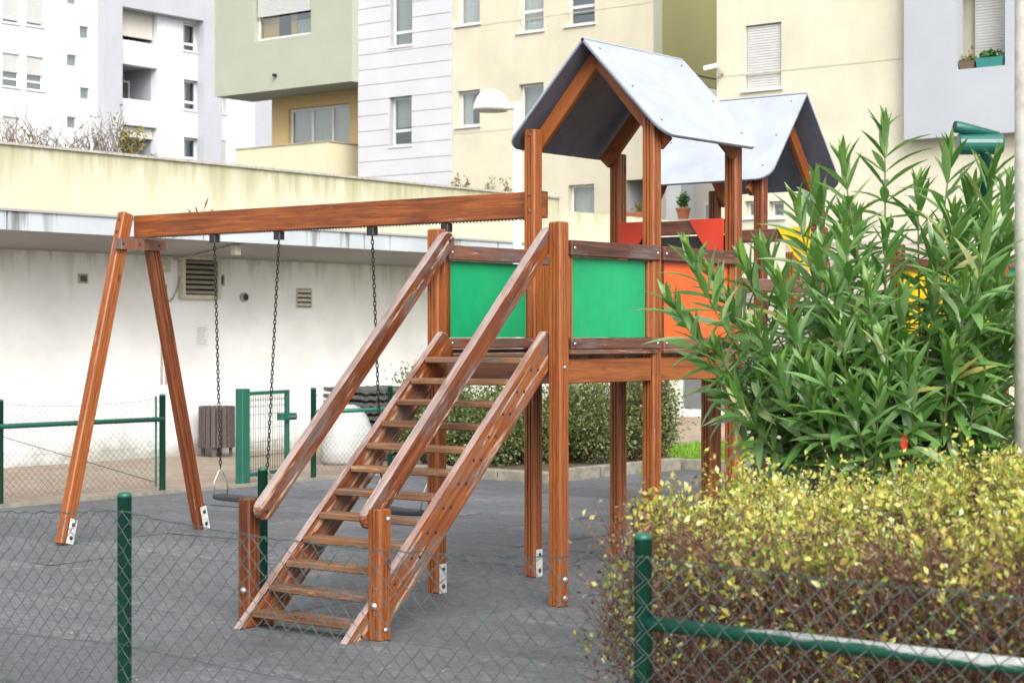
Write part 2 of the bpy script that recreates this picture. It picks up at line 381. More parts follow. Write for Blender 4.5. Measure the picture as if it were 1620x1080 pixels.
def court_mat(tint=0.0):
    m, nt, p, o = new_mat('rubber_court' if tint == 0 else 'ground_paving')
    pos = N(nt, 'ShaderNodeNewGeometry').outputs['Position']; rv, rnd = rand_vec(nt)
    a = noise(nt, pos, 170, 3, 0.7); b = noise(nt, pos, 0.55, 5, 0.62); d = noise(nt, mapping(nt, pos, (0.6, 3.0, 1)), 1.2, 5, 0.65)
    s = math_n(nt, 'ADD', math_n(nt, 'MULTIPLY', a, 0.25), math_n(nt, 'MULTIPLY', b, 0.45))
    s = math_n(nt, 'ADD', s, math_n(nt, 'MULTIPLY', d, 0.35))
    md = noise(nt, mapping(nt, pos, (9, 16, 1)), 1.0, 8, 0.75)
    s = math_n(nt, 'ADD', s, math_n(nt, 'MULTIPLY', math_n(nt, 'SUBTRACT', md, 0.5), 1.1))
    s = math_n(nt, 'ADD', s, math_n(nt, 'MULTIPLY', math_n(nt, 'SUBTRACT', rnd, 0.5), 0.14))
    c = ramp(nt, s, [(0.26, (0.052, 0.054, 0.060)), (0.54, (0.108, 0.111, 0.120)), (0.80, (0.20, 0.203, 0.212))])
    # pinkish faded patches and pale grit
    rp = noise(nt, mapping(nt, pos, (1, 1, 1)), 0.9, 3)
    c = mixc(nt, math_n(nt, 'MULTIPLY', ramp(nt, rp, [(0.62, g3(0)), (0.72, g3(1))]), 0.35), c, (0.15, 0.105, 0.105))
    vo = N(nt, 'ShaderNodeTexVoronoi'); vo.inputs['Scale'].default_value = 9.0; nt.links.new(pos, vo.inputs['Vector'])
    c = mixc(nt, ramp(nt, vo.outputs['Distance'], [(0.055, g3(0.8)), (0.075, g3(0))]), c, (0.42, 0.42, 0.40))
    nt.links.new(c, p.inputs['Base Color'])
    nt.links.new(ramp(nt, b, [(0.35, g3(0.48)), (0.65, g3(0.8))]), p.inputs['Roughness'])
    bump(nt, p, math_n(nt, 'ADD', a, math_n(nt, 'MULTIPLY', md, 1.5)), 0.6, 0.008)
    return m
M_COURT = court_mat()
def brick_mat():
    m, nt, p, o = new_mat('brick_paving')
    pos = N(nt, 'ShaderNodeNewGeometry').outputs['Position']
    br = N(nt, 'ShaderNodeTexBrick'); nt.links.new(pos, br.inputs['Vector']); br.inputs['Scale'].default_value = 1.0
    br.inputs['Brick Width'].default_value = 0.21; br.inputs['Row Height'].default_value = 0.105; br.inputs['Mortar Size'].default_value = 0.006
    br.inputs['Color1'].default_value = (0.24, 0.165, 0.125, 1); br.inputs['Color2'].default_value = (0.33, 0.25, 0.20, 1); br.inputs['Mortar'].default_value = (0.15, 0.13, 0.10, 1)
    n = noise(nt, pos, 0.8, 6, 0.65)
    c = mixc(nt, ramp(nt, n, [(0.42, g3(0)), (0.66, g3(0.6))]), br.outputs['Color'], (0.28, 0.26, 0.19))
    mo = noise(nt, pos, 1.7, 5, 0.7)
    c = mixc(nt, ramp(nt, mo, [(0.58, g3(0)), (0.70, g3(0.5))]), c, (0.14, 0.16, 0.06))
    nt.links.new(c, p.inputs['Base Color']); p.inputs['Roughness'].default_value = 0.75
    bump(nt, p, br.outputs['Fac'], -0.4, 0.006)
    return m
M_BRICK = brick_mat()

def leaf_mat(name, stops, rough=0.42, trans=0.3, spec=0.5):
    m, nt, p, o = new_mat(name)
    geo = N(nt, 'ShaderNodeNewGeometry'); oi = N(nt, 'ShaderNodeObjectInfo')
    r = math_n(nt, 'FRACT', math_n(nt, 'ADD', geo.outputs['Random Per Island'], oi.outputs['Random']))
    c = ramp(nt, r, stops)
    nz = noise(nt, geo.outputs['Position'], 30, 3)
    c = mixc(nt, 0.35, c, ramp(nt, nz, [(0.3, g3(0.55)), (0.7, g3(1.0))]), 'MULTIPLY')
    nt.links.new(c, p.inputs['Base Color']); p.inputs['Roughness'].default_value = rough; p.inputs['Specular IOR Level'].default_value = spec
    t = N(nt, 'ShaderNodeBsdfTranslucent'); nt.links.new(mixc(nt, 0.5, c, (0.35, 0.5, 0.03), 'OVERLAY'), t.inputs[0])
    mx = N(nt, 'ShaderNodeMixShader'); mx.inputs[0].default_value = trans
    nt.links.new(p.outputs[0], mx.inputs[1]); nt.links.new(t.outputs[0], mx.inputs[2]); nt.links.new(mx.outputs[0], o.inputs[0])
    return m
M_OLEA = leaf_mat('oleander_leaf', [(0.0, (0.080, 0.20, 0.042)), (0.4, (0.145, 0.30, 0.075)), (0.75, (0.235, 0.41, 0.14)), (0.97, (0.36, 0.50, 0.27)), (1.0, (0.45, 0.40, 0.10))], 0.28, 0.36, 0.8)
M_OLEAY = leaf_mat('oleander_young_leaf', [(0.0, (0.085, 0.20, 0.04)), (0.6, (0.14, 0.28, 0.05)), (1.0, (0.21, 0.36, 0.07))], 0.34, 0.3)
M_OSTEM = plain('oleander_stem', (0.14, 0.15, 0.045), 0.6, 0.3, 20)
M_OTRUNK = plain('oleander_trunk', (0.085, 0.058, 0.042), 0.8, 0.3, 20)
M_HTOP = leaf_mat('hedge_new_leaf', [(0.0, (0.20, 0.26, 0.05)), (0.3, (0.46, 0.50, 0.09)), (0.55, (0.68, 0.64, 0.13)), (0.72, (0.58, 0.38, 0.10)), (0.82, (0.70, 0.68, 0.18)), (1.0, (0.74, 0.80, 0.46))], 0.45, 0.35)
M_HOLD = leaf_mat('hedge_old_leaf', [(0.0, (0.075, 0.035, 0.022)), (0.45, (0.16, 0.075, 0.045)), (0.75, (0.22, 0.12, 0.07)), (0.88, (0.17, 0.15, 0.05)), (1.0, (0.30, 0.22, 0.13))], 0.5, 0.2)
M_HGREEN = leaf_mat('hedge_green_leaf', [(0.0, (0.13, 0.22, 0.035)), (0.6, (0.27, 0.38, 0.06)), (1.0, (0.44, 0.50, 0.16))], 0.45, 0.35)
M_TWIG = plain('brown_twig', (0.15, 0.075, 0.052), 0.8, 0.5, 30)
M_SHRUB = leaf_mat('shrub_leaf', [(0.0, (0.06, 0.10, 0.025)), (0.5, (0.14, 0.19, 0.055)), (0.85, (0.25, 0.29, 0.11)), (1.0, (0.42, 0.42, 0.24))], 0.4, 0.3)
M_WEED = leaf_mat('weed_leaf', [(0.0, (0.12, 0.14, 0.03)), (0.6, (0.26, 0.22, 0.05)), (1.0, (0.36, 0.26, 0.08))], 0.5, 0.25)
M_DRY = plain('dry_stem', (0.17, 0.14, 0.12), 0.8, 0.4, 20)
M_GRASS = leaf_mat('lawn_blade', [(0.0, (0.10, 0.22, 0.015)), (0.6, (0.19, 0.36, 0.02)), (1.0, (0.30, 0.44, 0.04))], 0.5, 0.3)
M_LAWN = plain('lawn_ground', (0.16, 0.30, 0.025), 0.9, 0.3, 5, bumps=0.6, bscale=30)
M_REDLEAF = plain('red_leaf', (0.62, 0.035, 0.012), 0.45, 0.2, 30)
M_POTLEAF = leaf_mat('pot_leaf', [(0.0, (0.03, 0.10, 0.02)), (1.0, (0.10, 0.24, 0.05))], 0.45, 0.2)

# ================================================================== SETTING
def struct(name, mb, mat, parent=None, kind='structure', **k):
    o = mb.build(name, mat, parent, **k)
    if parent is None: tag(o, kind=kind)
    return o
M_GROUND = court_mat(1.0)
struct('ground', MB().box(-260, 260, -120, 400, -0.5, -0.03), M_GROUND)
# rubber court laid in one-metre tiles
court = struct('play_court', MB().box(-8.15, 4.85, -4.6, 10.4, -0.028, -0.012), M_DARK)
tile_me = []
for k in range(4):
    m = MB(); c = 0.008; h = 0.4885
    pts = lambda s, z: [(-s, -s, z), (s, -s, z), (s, s, z), (-s, s, z)]
    m.loft([pts(h, -0.011), pts(h, -c), pts(h-c, 0.0)]); tile_me.append(m.mesh('tile', M_COURT))
for i in range(13):
    for j in range(15):
        if i == 1 and j > 13: pass
        t = bpy.data.objects.new('tile', tile_me[(i*3+j) % 4])
        M = Matrix.Translation((-7.65+i, -4.1+j, random.uniform(-0.005, 0.002))) @ Matrix.Rotation(random.gauss(0, 0.0050), 4, 'X') @ Matrix.Rotation(random.gauss(0, 0.0050), 4, 'Y') @ Matrix.Rotation(random.gauss(0, 0.0016), 4, 'Z')
        link(t, court, M)
struct('brick_walkway', MB().box(-12.5, -8.17, -12, 26, -0.2, 0.012), M_BRICK)
struct('concrete_edging', MB().box(-8.17, -8.10, -12, 8.2, -0.2, 0.03), M_KERB)

# lawn beyond the court
lawn = struct('lawn', MB().box(-8.15, 14, 10.45, 15.1, -0.2, 0.05), M_LAWN)
def blades(name, boxes, n, hmin, hmax, mat, parent=None):
    v = np.zeros((n, 3, 3)); x0, x1, y0, y1, z = boxes
    p = np.stack([RNG.uniform(x0, x1, n), RNG.uniform(y0, y1, n), np.full(n, z)], 1)
    a = RNG.uniform(0, 2*np.pi, n); wd = RNG.uniform(0.006, 0.012, n); h = RNG.uniform(hmin, hmax, n)
    d = np.stack([np.cos(a)*wd, np.sin(a)*wd, np.zeros(n)], 1)
    v[:, 0] = p-d; v[:, 1] = p+d; v[:, 2] = p+np.stack([RNG.normal(0, .02, n), RNG.normal(0, .02, n), h], 1)
    me = bpy.data.meshes.new(name); me.from_pydata(v.reshape(-1, 3).tolist(), [], np.arange(3*n).reshape(-1, 3).tolist()); me.materials.append(mat)
    return link(bpy.data.objects.new(name, me), parent)
tag(blades('grass', (-8.1, 7, 10.55, 15.05, 0.045), 34000, 0.04, 0.10, M_GRASS), 'short bright green grass of the lawn behind the towers', 'grass', kind='stuff')
# kerbs round the shrub bed
bed = struct('planting_bed', MB().box(-8.05, -5.92, 7.76, 10.39, -0.2, 0.10), M_SOIL)
kerb = struct('kerb', MB().box(-8.12, -5.80, 7.58, 7.60, -0.2, 0.02), M_KERB)
for i in range(3):
    MB().box(-8.10+i*0.77, -8.10+i*0.77+0.755, 7.60, 7.755, -0.1, 0.115, 0.012).build('kerbstone', M_KERB, kerb)
for i in range(3):
    MB().box(-5.915, -5.80, 7.76+i*0.86, 7.76+i*0.86+0.84, -0.1, 0.14, 0.012).build('kerbstone', M_KERB, kerb)
kerb2 = struct('lawn_kerb', MB().box(-8.10, 14, 10.40, 10.41, -0.2, 0.03), M_KERB)
for i in range(14):
    MB().box(-8.10+i*1.0, -8.10+i*1.0+0.985, 10.41, 10.53, -0.1, 0.12, 0.012).build('kerbstone', M_KERB, kerb2)
struct('hedge_bed', MB().box(2.2, 8.5, -4.42, -0.6, -0.2, 0.03), M_SOIL)

# ================================================================== LOW WHITE BUILDING
AW, AF = -12.45, -10.9
lowb = thing('low_building', 'low white building with a deep canopy and stained cream parapet', 'building', (AW, 5, 0))
# the wall, parapet and canopy
E_b = at_x(886, 400, AW).y
MB().box(-13.4, AW, -14, E_b+6, 0.0, 2.739).build('wall', M_WALLW, lowb)
MB().box(-13.1, AW-0.02, -14, E_b, 2.741, 4.04).build('parapet', M_PARAPET, lowb)
MB().box(-13.1, AW-0.02, E_b+0.002, E_b+6, 2.741, 3.84).build('parapet', M_PARAPET, lowb)
MB().box(-13.14, AW+0.02, -14, E_b+0.02, 4.042, 4.075).build('parapet_cap', M_CONDUIT, lowb)
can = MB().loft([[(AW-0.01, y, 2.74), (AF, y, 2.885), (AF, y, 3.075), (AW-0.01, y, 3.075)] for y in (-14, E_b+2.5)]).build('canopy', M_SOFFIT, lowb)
y0 = -14.0; i = 0
while y0 < E_b+2.4:      # the fascia is cast in lengths with open joints
    L = 2.98
    MB().box(AF+0.001, AF+0.05, y0+0.012, min(y0+L, E_b+2.5), 2.87, 3.085).build('fascia_panel', M_FASCIA, can); y0 += L+0.02; i += 1
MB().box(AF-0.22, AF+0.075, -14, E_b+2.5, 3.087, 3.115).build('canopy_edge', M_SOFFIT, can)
def wall_rect(x0, y0, x1, y1):
    p = at_x(x0, y0, AW); q = at_x(x1, y1, AW); return p.y, q.y, at_x((x0+x1)/2, y1, AW).z, at_x((x0+x1)/2, y0, AW).z
def louvre(rect, nsl, fr, depth, name):
    b0, b1, z0, z1 = wall_rect(*rect)
    fo = MB(); x = AW+0.002
    fo.box(x, x+depth, b0, b0+fr, z0, z1); fo.box(x, x+depth, b1-fr, b1, z0, z1); fo.box(x, x+depth, b0+fr, b1-fr, z0, z0+fr); fo.box(x, x+depth, b0+fr, b1-fr, z1-fr, z1)
    v = fo.build(name, M_VENTF, lowb)
    MB().box(x, x+0.01, b0+fr, b1-fr, z0+fr, z1-fr).build('vent_back', M_DARK, v)
    for k in range(nsl):
        zc = z0+fr+(z1-z0-2*fr)*(k+0.5)/nsl; h = (z1-z0-2*fr)/nsl
        m = MB(); yy = [b0+fr, b1-fr]
        m.loft([[(x+0.015, y, zc+h*0.35), (x+0.025, y, zc+h*0.35), (x+depth*1.05, y, zc-h*0.22), (x+depth*1.05-0.012, y, zc-h*0.25)] for y in yy])
        m.build('slat', M_VENTF, v)
louvre((281, 405, 342, 473), 7, 0.055, 0.10, 'louvre_vent')
louvre((468, 456, 492, 487), 4, 0.012, 0.02, 'small_vent')
for r in ((123, 433, 138, 448), (344, 434, 354, 452)):
    b0, b1, z0, z1 = wall_rect(*r)
    v = MB().box(AW+0.002, AW+0.02, b0, b1, z0, z1).build('wall_grille', M_CONDUIT, lowb)
    MB().box(AW+0.021, AW+0.026, b0+0.025, b1-0.025, z0+0.025, z1-0.025).build('grille_mesh', M_BINSLAT, v)
p = at_x(384, 470, AW)
pipe = MB().tube([(AW-0.02, p.y, p.z), (AW+0.06, p.y, p.z)], 0.062, 16).build('pipe_outlet', M_CONDUIT, lowb, True)
MB().tube([(AW+0.061, p.y, p.z), (AW+0.064, p.y, p.z)], 0.048, 16).build('pipe_mouth', M_DARK, pipe)
# cables on the wall: a box, a hanging loop and two conduits
p0 = at_x(257, 412, AW); p1 = at_x(257, 600, AW)
for dy in (-0.03, 0.05):
    MB().tube([(AW+0.02, p0.y+dy, 1.0), (AW+0.02, p0.y+dy, 2.35)], 0.012, 6).build('conduit', M_CONDUIT, lowb)
q0 = at_x(248, 408, AW); q1 = at_x(266, 430, AW)
MB().box(AW+0.002, AW+0.06, q0.y, q1.y, q1.z, q0.z-0.01, 0.008).build('junction_box', M_VENTF, lowb)
loop = [(AW+0.04, p0.y-0.12+0.42*t, 2.55-0.42*math.sin(math.pi*t)**0.8) for t in np.linspace(0, 1, 14)]
MB().tube(loop, 0.012, 6).build('cable', M_CONDUIT, lowb, True)
s1 = at_d(396, 375, (AF+0.1-CAM[0])/(((396-CX)/F_PX)*CT-ST))
MB().tube([(AW+0.05, p0.y+0.15, 2.70), (AW+0.3, p0.y+0.3, 2.74), (AF-0.2, s1.y, 2.845)], 0.018, 6).build('soffit_conduit', M_CONDUIT, lowb)
MB().box(AF-0.26, AF-0.16, s1.y-0.02, s1.y+0.09, 2.72, 2.855, 0.01).build('soffit_lamp', M_VENTF, lowb)
# the notice
b0, b1, z0, z1 = wall_rect(308, 514, 329, 549)
no = thing('wall_notice', 'small pale notice sheet fixed to the white wall under the louvre vent', 'notice', (AW, (b0+b1)/2, z0))
MB().box(AW+0.002, AW+0.010, b0, b1, z0, z1).build('sheet', M_PAPER, no)
for k in range(9):
    zz = z1-0.035-k*(z1-z0-0.06)/9
    MB().box(AW+0.0105, AW+0.0125, b0+0.03, b1-0.03-0.05*random.random(), zz-0.008, zz).build('text_line', M_INK, no)

# ================================================================== BACK FENCE, GATE
def netting(name, parent, axis, fixed, s0, s1, ztop, zbot, r, mat, pitch=0.038, hh=0.037, sag=0.0, posts=(), step=1):
    """chain link: interlocking zig-zag wires, plus the line wires"""
    n = int((s1-s0)/pitch); V = []; Fc = []
    def top(s):
        if not posts: return ztop
        for a, b in zip(posts[:-1], posts[1:]):
            if a <= s <= b:
                t = (s-a)/(b-a); return ztop - sag*4*t*(1-t) + 0.002*math.sin(s*23.0)
        return ztop
    def P(s, o, z): return (s, fixed+o, z) if axis == 'x' else (fixed+o, s, z)
    def tri(pts, r=r):
        b0 = len(V); k = 3
        for i, q in enumerate(pts):
            a = Vector(P(*pts[max(i-1, 0)])); b = Vector(P(*pts[min(i+1, len(pts)-1)])); t = (b-a).normalized()
            u_ = Vector((0, 1, 0)) if axis == 'x' else Vector((1, 0, 0)); u_ = (u_-t*u_.dot(t)).normalized(); v_ = t.cross(u_); c = Vector(P(*q))
            for j in range(k):
                an = 2*math.pi*j/k+0.4; V.append(tuple(c+u_*(math.cos(an)*r)+v_*(math.sin(an)*r)))
        for i in range(len(pts)-1):
            for j in range(k):
                x = b0+i*k+j; y = b0+i*k+(j+1) % k; Fc.append((x, y, y+k, x+k))
    for i in range(n+1):
        sc = s0+(i+0.5)*pitch; zt = top(sc); dz = zt-ztop; pts = []
        m = int((ztop-zbot)/hh)
        for k in range(m+1):
            sgn = 1 if (k+i) % 2 == 0 else -1
            jit = 0.0035*math.sin(i*12.9+k*4.1)
            z = ztop-k*hh+dz*max(0.0, 1-k*hh/1.2)
            # rounded bend with a small loop out of plane
            if k > 0: pts.append((sc+sgn*pitch*0.36+jit, -0.002*sgn, z+hh*0.14))
            pts.append((sc+sgn*pitch*0.52+jit, 0.0035*sgn*(-1)**i, z))
            if k < m: pts.append((sc+sgn*pitch*0.36+jit, 0.002*sgn, z-hh*0.14))
        tri(pts)
    for zz in ((0.0, 0.5, 0.93) if sag else (0.0, 0.47, 0.9)):
        pts = []; k = max(8, int((s1-s0)/0.05))
        for i in range(k+1):
            s = s0+(s1-s0)*i/k; d = (top(s)-ztop)*max(0.0, 1-zz/1.2)
            pts.append((s, 0.004, ztop-zz-0.004+d+(0.004*math.sin(s*61) if zz == 0 else 0)))
        tri(pts, r*1.6 if zz == 0 else r)
    me = bpy.data.meshes.new(name); me.from_pydata(V, [], Fc); me.materials.append(mat)
    return link(bpy.data.objects.new(name, me), parent)
def steel_post(name, x, y, h, r, mat, parent, cap=True, n=18):
    m = MB().lathe([(r, 0), (r, h-0.012), (r*1.03, h-0.012), (r*1.03, h-0.004), (r*0.9, h+0.004), (r*0.45, h+0.009)], (x, y, 0), n)
    return m.build(name, mat, parent, True)
AFN = -8.30
bfy = [at_x(x, 780, AFN).y for x in (0, 257)]
bl = thing('chain_link_fence', 'green chain-link fence in front of the white wall, left of its gateway', 'fence', (AFN, bfy[0], 0))
for yy in (2*bfy[0]-bfy[1], bfy[0], bfy[1]): steel_post('post', AFN, yy, 1.03, 0.034, M_GATE, bl)
MB().tube([(AFN+0.05, 2*bfy[0]-bfy[1], 0.775), (AFN+0.05, bfy[1]-0.03, 0.775)], 0.026, 10).build('rail', M_GATE, bl, True)
netting('netting', bl, 'y', AFN-0.03, 2*bfy[0]-bfy[1], bfy[1], 1.0, 0.04, 0.0015, M_WIREB, posts=(2*bfy[0]-bfy[1], bfy[0], bfy[1]), sag=0.05)
MB().tube([(AFN-0.03, bfy[0]-0.6, 0.86), (AFN-0.03, bfy[1]-0.05, 0.10)], 0.004, 5).build('brace_wire', M_WIREB, bl)
MB().tube([(AFN+0.0, bfy[1]-0.09, 0.06), (AFN+0.0, bfy[1]-0.09, 1.02)], 0.012, 6).build('tension_bar', M_GATE, bl)
gy = at_x(384, 763, AFN).y
gt = thing('fence_gate', 'open green mesh gate leaf on its thick square post', 'gate', (AFN, gy, 0))
MB().box(AFN-0.06, AFN+0.06, gy-0.06, gy+0.06, 0, 1.07, 0.008).build('gate_post', M_GATE, gt)
ga = math.radians(62); gd = Vector((math.sin(ga)*-0.35, math.cos(ga)*0.0+1.0, 0)).normalized(); gl = 0.98
def gp(s, z, o=0.0): return Vector((AFN, gy, 0))+gd*(0.08+s*gl)+Vector((gd.y, -gd.x, 0))*o+Vector((0, 0, z))
for s in (0.02, 0.985): beam('frame_bar', gp(s, 0.07), gp(s, 1.03), 0.05, 0.04, M_GATE, gt, c=0.004)
for z in (0.10, 1.01): beam('frame_bar', gp(0.02, z), gp(0.985, z), 0.04, 0.04, M_GATE, gt, (0, 0, 1), c=0.004)
gm = MB()
for k in range(17): gm.tube([gp(0.05+0.92*k/16, 0.1), gp(0.05+0.92*k/16, 1.0)], 0.0028, 4)
for k in range(6): gm.tube([gp(0.03, 0.15+0.155*k), gp(0.98, 0.15+0.155*k)], 0.0030, 4)
for z in (0.86, 0.94, 0.30): gm.tube([gp(0.03+0.95*t, z+0.012*math.sin(t*80)) for t in np.linspace(0, 1, 40)], 0.003, 4)
gm.build('mesh_infill', M_WIREB, gt)
c0 = gp(0.98, 0.72); lk = MB().box(c0.x-0.05, c0.x+0.05, c0.y-0.12, c0.y+0.12, c0.z-0.04, c0.z+0.04, 0.006).build('lock_box', M_GATE, gt)
MB().box(c0.x+0.051, c0.x+0.075, c0.y-0.02, c0.y+0.10, c0.z-0.012, c0.z+0.012).build('latch', M_STEEL, lk)
gy2 = at_x(617, 700, AFN).y
br_ = thing('chain_link_fence', 'green chain-link fence running from the gate to the shrub bed', 'fence', (AFN, gy+0.9, 0))
for yy in (gy+1.12, gy2, gy2+2.1): steel_post('post', AFN, yy, 1.05, 0.032, M_GATE, br_)
MB().tube([(AFN+0.05, gy+1.1, 0.775), (AFN+0.05, gy2+2.1, 0.775)], 0.026, 10).build('rail', M_GATE, br_, True)
netting('netting', br_, 'y', AFN-0.03, gy+1.1, gy2+2.1, 1.0, 0.04, 0.0015, M_WIREB, posts=(gy+1.0, gy2, gy2+2.2), sag=0.05)
# litter bin
bp = on_ground(343, 719); bp.x = AW+0.42
bp.y = at_x(343, 700, bp.x).y
bn = thing('litter_bin', 'brown slatted litter bin standing against the white wall', 'bin', bp)
R = 0.235
MB().lathe([(R-0.03, 0.16), (R-0.03, 0.66), (R-0.05, 0.66), (R-0.05, 0.2)], bp, 20).build('liner', M_DARK, bn)
for k in range(20):
    an = 2*math.pi*k/20; c = Vector((math.cos(an), math.sin(an), 0))
    beam('slat', bp+c*R+Vector((0, 0, 0.14)), bp+c*R+Vector((0, 0, 0.70)), 0.062, 0.024, M_BINSLAT, bn, (-math.sin(an), math.cos(an), 0), c=0.003)
for k in range(4):
    an = 2*math.pi*(k+0.4)/4; c = Vector((math.cos(an), math.sin(an), 0))
    beam('leg', bp+c*(R-0.045), bp+c*(R-0.045)+Vector((0, 0, 0.3)), 0.06, 0.04, M_BINSLAT, bn, (-math.sin(an), math.cos(an), 0), c=0.003)
# tile stack and sack behind the far fence
sp = at_x(592, 700, -9.9)
st_ = thing('tile_stack', 'stack of dark grey ridged tiles behind the far fence', 'tile stack', (sp.x, sp.y, 0))
for k in range(11):
    m = MB(); zz = 0.05+k*0.088; xs = np.linspace(-0.62, 0.62, 26)
    dx = random.uniform(-0.02, 0.02)
    m.loft([[(sp.x-0.35, sp.y+x+dx, zz+0.012*math.sin(x*38)), (sp.x+0.35, sp.y+x+dx, zz+0.012*math.sin(x*38)-0.02), (sp.x+0.35, sp.y+x+dx, zz+0.012*math.sin(x*38)+0.025), (sp.x-0.35, sp.y+x+dx, zz+0.012*math.sin(x*38)+0.045)] for x in xs])
    m.build('tile', M_TILE, st_)
sk = at_x(553, 700, -9.6)
m = MB(); rings = []
for z, r in ((0.0, 0.36), (0.05, 0.40), (0.22, 0.41), (0.42, 0.36), (0.60, 0.27), (0.72, 0.16), (0.76, 0.06)):
    rings.append([(sk.x+r*0.8*math.cos(t)*(1+0.10*math.sin(3*t+z*5)+0.05*math.sin(7*t)), sk.y+r*math.sin(t)*(1+0.06*math.cos(2*t+z*3)), z+0.012) for t in np.linspace(0, 2*math.pi, 24, endpoint=False)])
m.loft(rings)
tag(m.build('sack', M_SACK, None, True), 'bulging white sack beside the stack of dark tiles', 'sack')
# weeds and dry plants on the roof behind the parapet
def weed(px, py, h, spread, n, leafy, label, group=None, dry=True, d=0.35):
    p = at_x(px, py, AW-d); p.z = 3.98
    t = thing('dry_weed' if dry else 'green_weed', label, 'weed', p, group)
    m = MB(); tips = []
    for k in range(n):
        an = random.uniform(0, 6.28); l = h*random.uniform(0.45, 1.0); s = spread*random.uniform(0.1, 1.0)
        b = p+Vector((random.uniform(-.05, .05), random.gauss(0, spread*0.4), 0))
        pts = [b+Vector((math.cos(an)*s*q*q*0.5, math.sin(an)*s*(q**1.4)+0.05*math.sin(q*7+k), l*(q-0.28*q*q*(k % 3)*0.6))) for q in np.linspace(0, 1, 7)]
        m.tube(pts, [0.010*(1-q*0.7) for q in np.linspace(0, 1, 7)], 3); tips += pts[2:]
    m.build('stem', M_DRY, t)
    nl = int(leafy)
    if nl:
        V = np.zeros((nl, 4, 3)); T = np.array([tuple(random.choice(tips)) for _ in range(nl)])
        a = RNG.normal(0, 1, (nl, 3)); a /= np.linalg.norm(a, axis=1)[:, None]; b = np.cross(a, RNG.normal(0, 1, (nl, 3))); b /= np.linalg.norm(b, axis=1)[:, None]
        L = RNG.uniform(0.03, 0.065, nl)[:, None]; T = T+RNG.normal(0, 0.025, (nl, 3))
        V[:, 0] = T; V[:, 1] = T+a*L*.5+b*L*.3; V[:, 2] = T+a*L; V[:, 3] = T+a*L*.5-b*L*.3
        me = bpy.data.meshes.new('leaves'); me.from_pydata(V.reshape(-1, 3).tolist(), [], np.arange(nl*4).reshape(-1, 4).tolist()); me.materials.append(M_WEED)
        tag(link(bpy.data.objects.new('foliage', me), t), kind='stuff')
    return t
WL = 'thin dry brown weeds sprouting above the cream parapet'
for px, h, s, n, lf in ((14, 0.55, 0.35, 20, 30), (52, 0.75, 0.35, 22, 40), (78, 0.45, 0.3, 14, 20), (100, 0.55, 0.4, 14, 15), (126, 0.45, 0.35, 12, 30), (156, 0.75, 0.3, 26, 60), (176, 0.80, 0.3, 26, 40)):
    weed(px, 240, h, s, n, lf, WL, 'dry weeds along the parapet')
weed(203, 243, 0.80, 0.16, 10, 420, 'yellow-green leafy weed above the cream parapet', dry=False)
weed(232, 245, 0.22, 0.28, 26, 20, 'low arching clump of straw-coloured grass above the cream parapet')
for px in (722, 738, 775, 800):
    weed(px, 305, 0.40, 0.07, 5, 60, 'slender upright weed above the parapet near the dome lamp', 'slender weeds on the parapet', d=0.2)
p = at_x(316, 333, AF-0.05)
wt = thing('weed_sprig', 'tiny dark weed sprig growing on the canopy above the swing beam', 'weed', (AF-0.05, p.y, 3.115))
m = MB()
for an, l in ((-0.9, 0.24), (-0.25, 0.2), (0.3, 0.34), (0.9, 0.28), (1.2, 0.2)):
    a = Vector((0.2*math.sin(an*3), math.sin(an), math.cos(an))).normalized(); b0_ = Vector((AF-0.05, p.y, 3.113))
    m.tube([b0_, b0_+a*l*0.5, b0_+a*l*0.75, b0_+a*l], [0.004, 0.004, 0.014, 0.003], 5)
m.build('stem', M_TWIG, wt)

# ================================================================== STREET LAMP
lp = at_d(818, 532, 24.4)
la = thing('street_lamp', 'white dome street lamp on a slim pale pole behind the swing beam', 'street lamp', (lp.x, lp.y, 0.012))
ztop = 1.65+(532-178)*24.4/F_PX
MB().lathe([(0.09, 0), (0.09, 0.5), (0.062, 0.52), (0.058, ztop-0.1), (0.045, ztop-0.09), (0.045, ztop+0.12), (0.02, ztop+0.13)], (lp.x, lp.y, 0.012), 14).build('pole', M_LAMPPOLE, la, True)
rt = Vector((CT, ST, 0))*-1   # the arm reaches out to the left of the pole
hz = 1.65+(532-172)*24.4/F_PX
hc = Vector((lp.x, lp.y, hz))+rt*0.34
MB().tube([Vector((lp.x, lp.y, hz+0.03)), Vector((lp.x, lp.y, hz+0.03))+rt*0.16], 0.05, 10).build('arm', M_LAMPPOLE, la, True)
prof = [(0.236*math.cos(t), 0.255*math.sin(t)) for t in np.linspace(0, 1.5, 9)]
MB().lathe([(0.2, -0.015), (0.236, -0.01)]+prof, hc, 24).build('dome', M_LAMPGLASS, la, True)
MB().lathe([(0.215, -0.035), (0.225, -0.016)], hc, 24).build('lamp_base', M_CONDUIT, la, True)

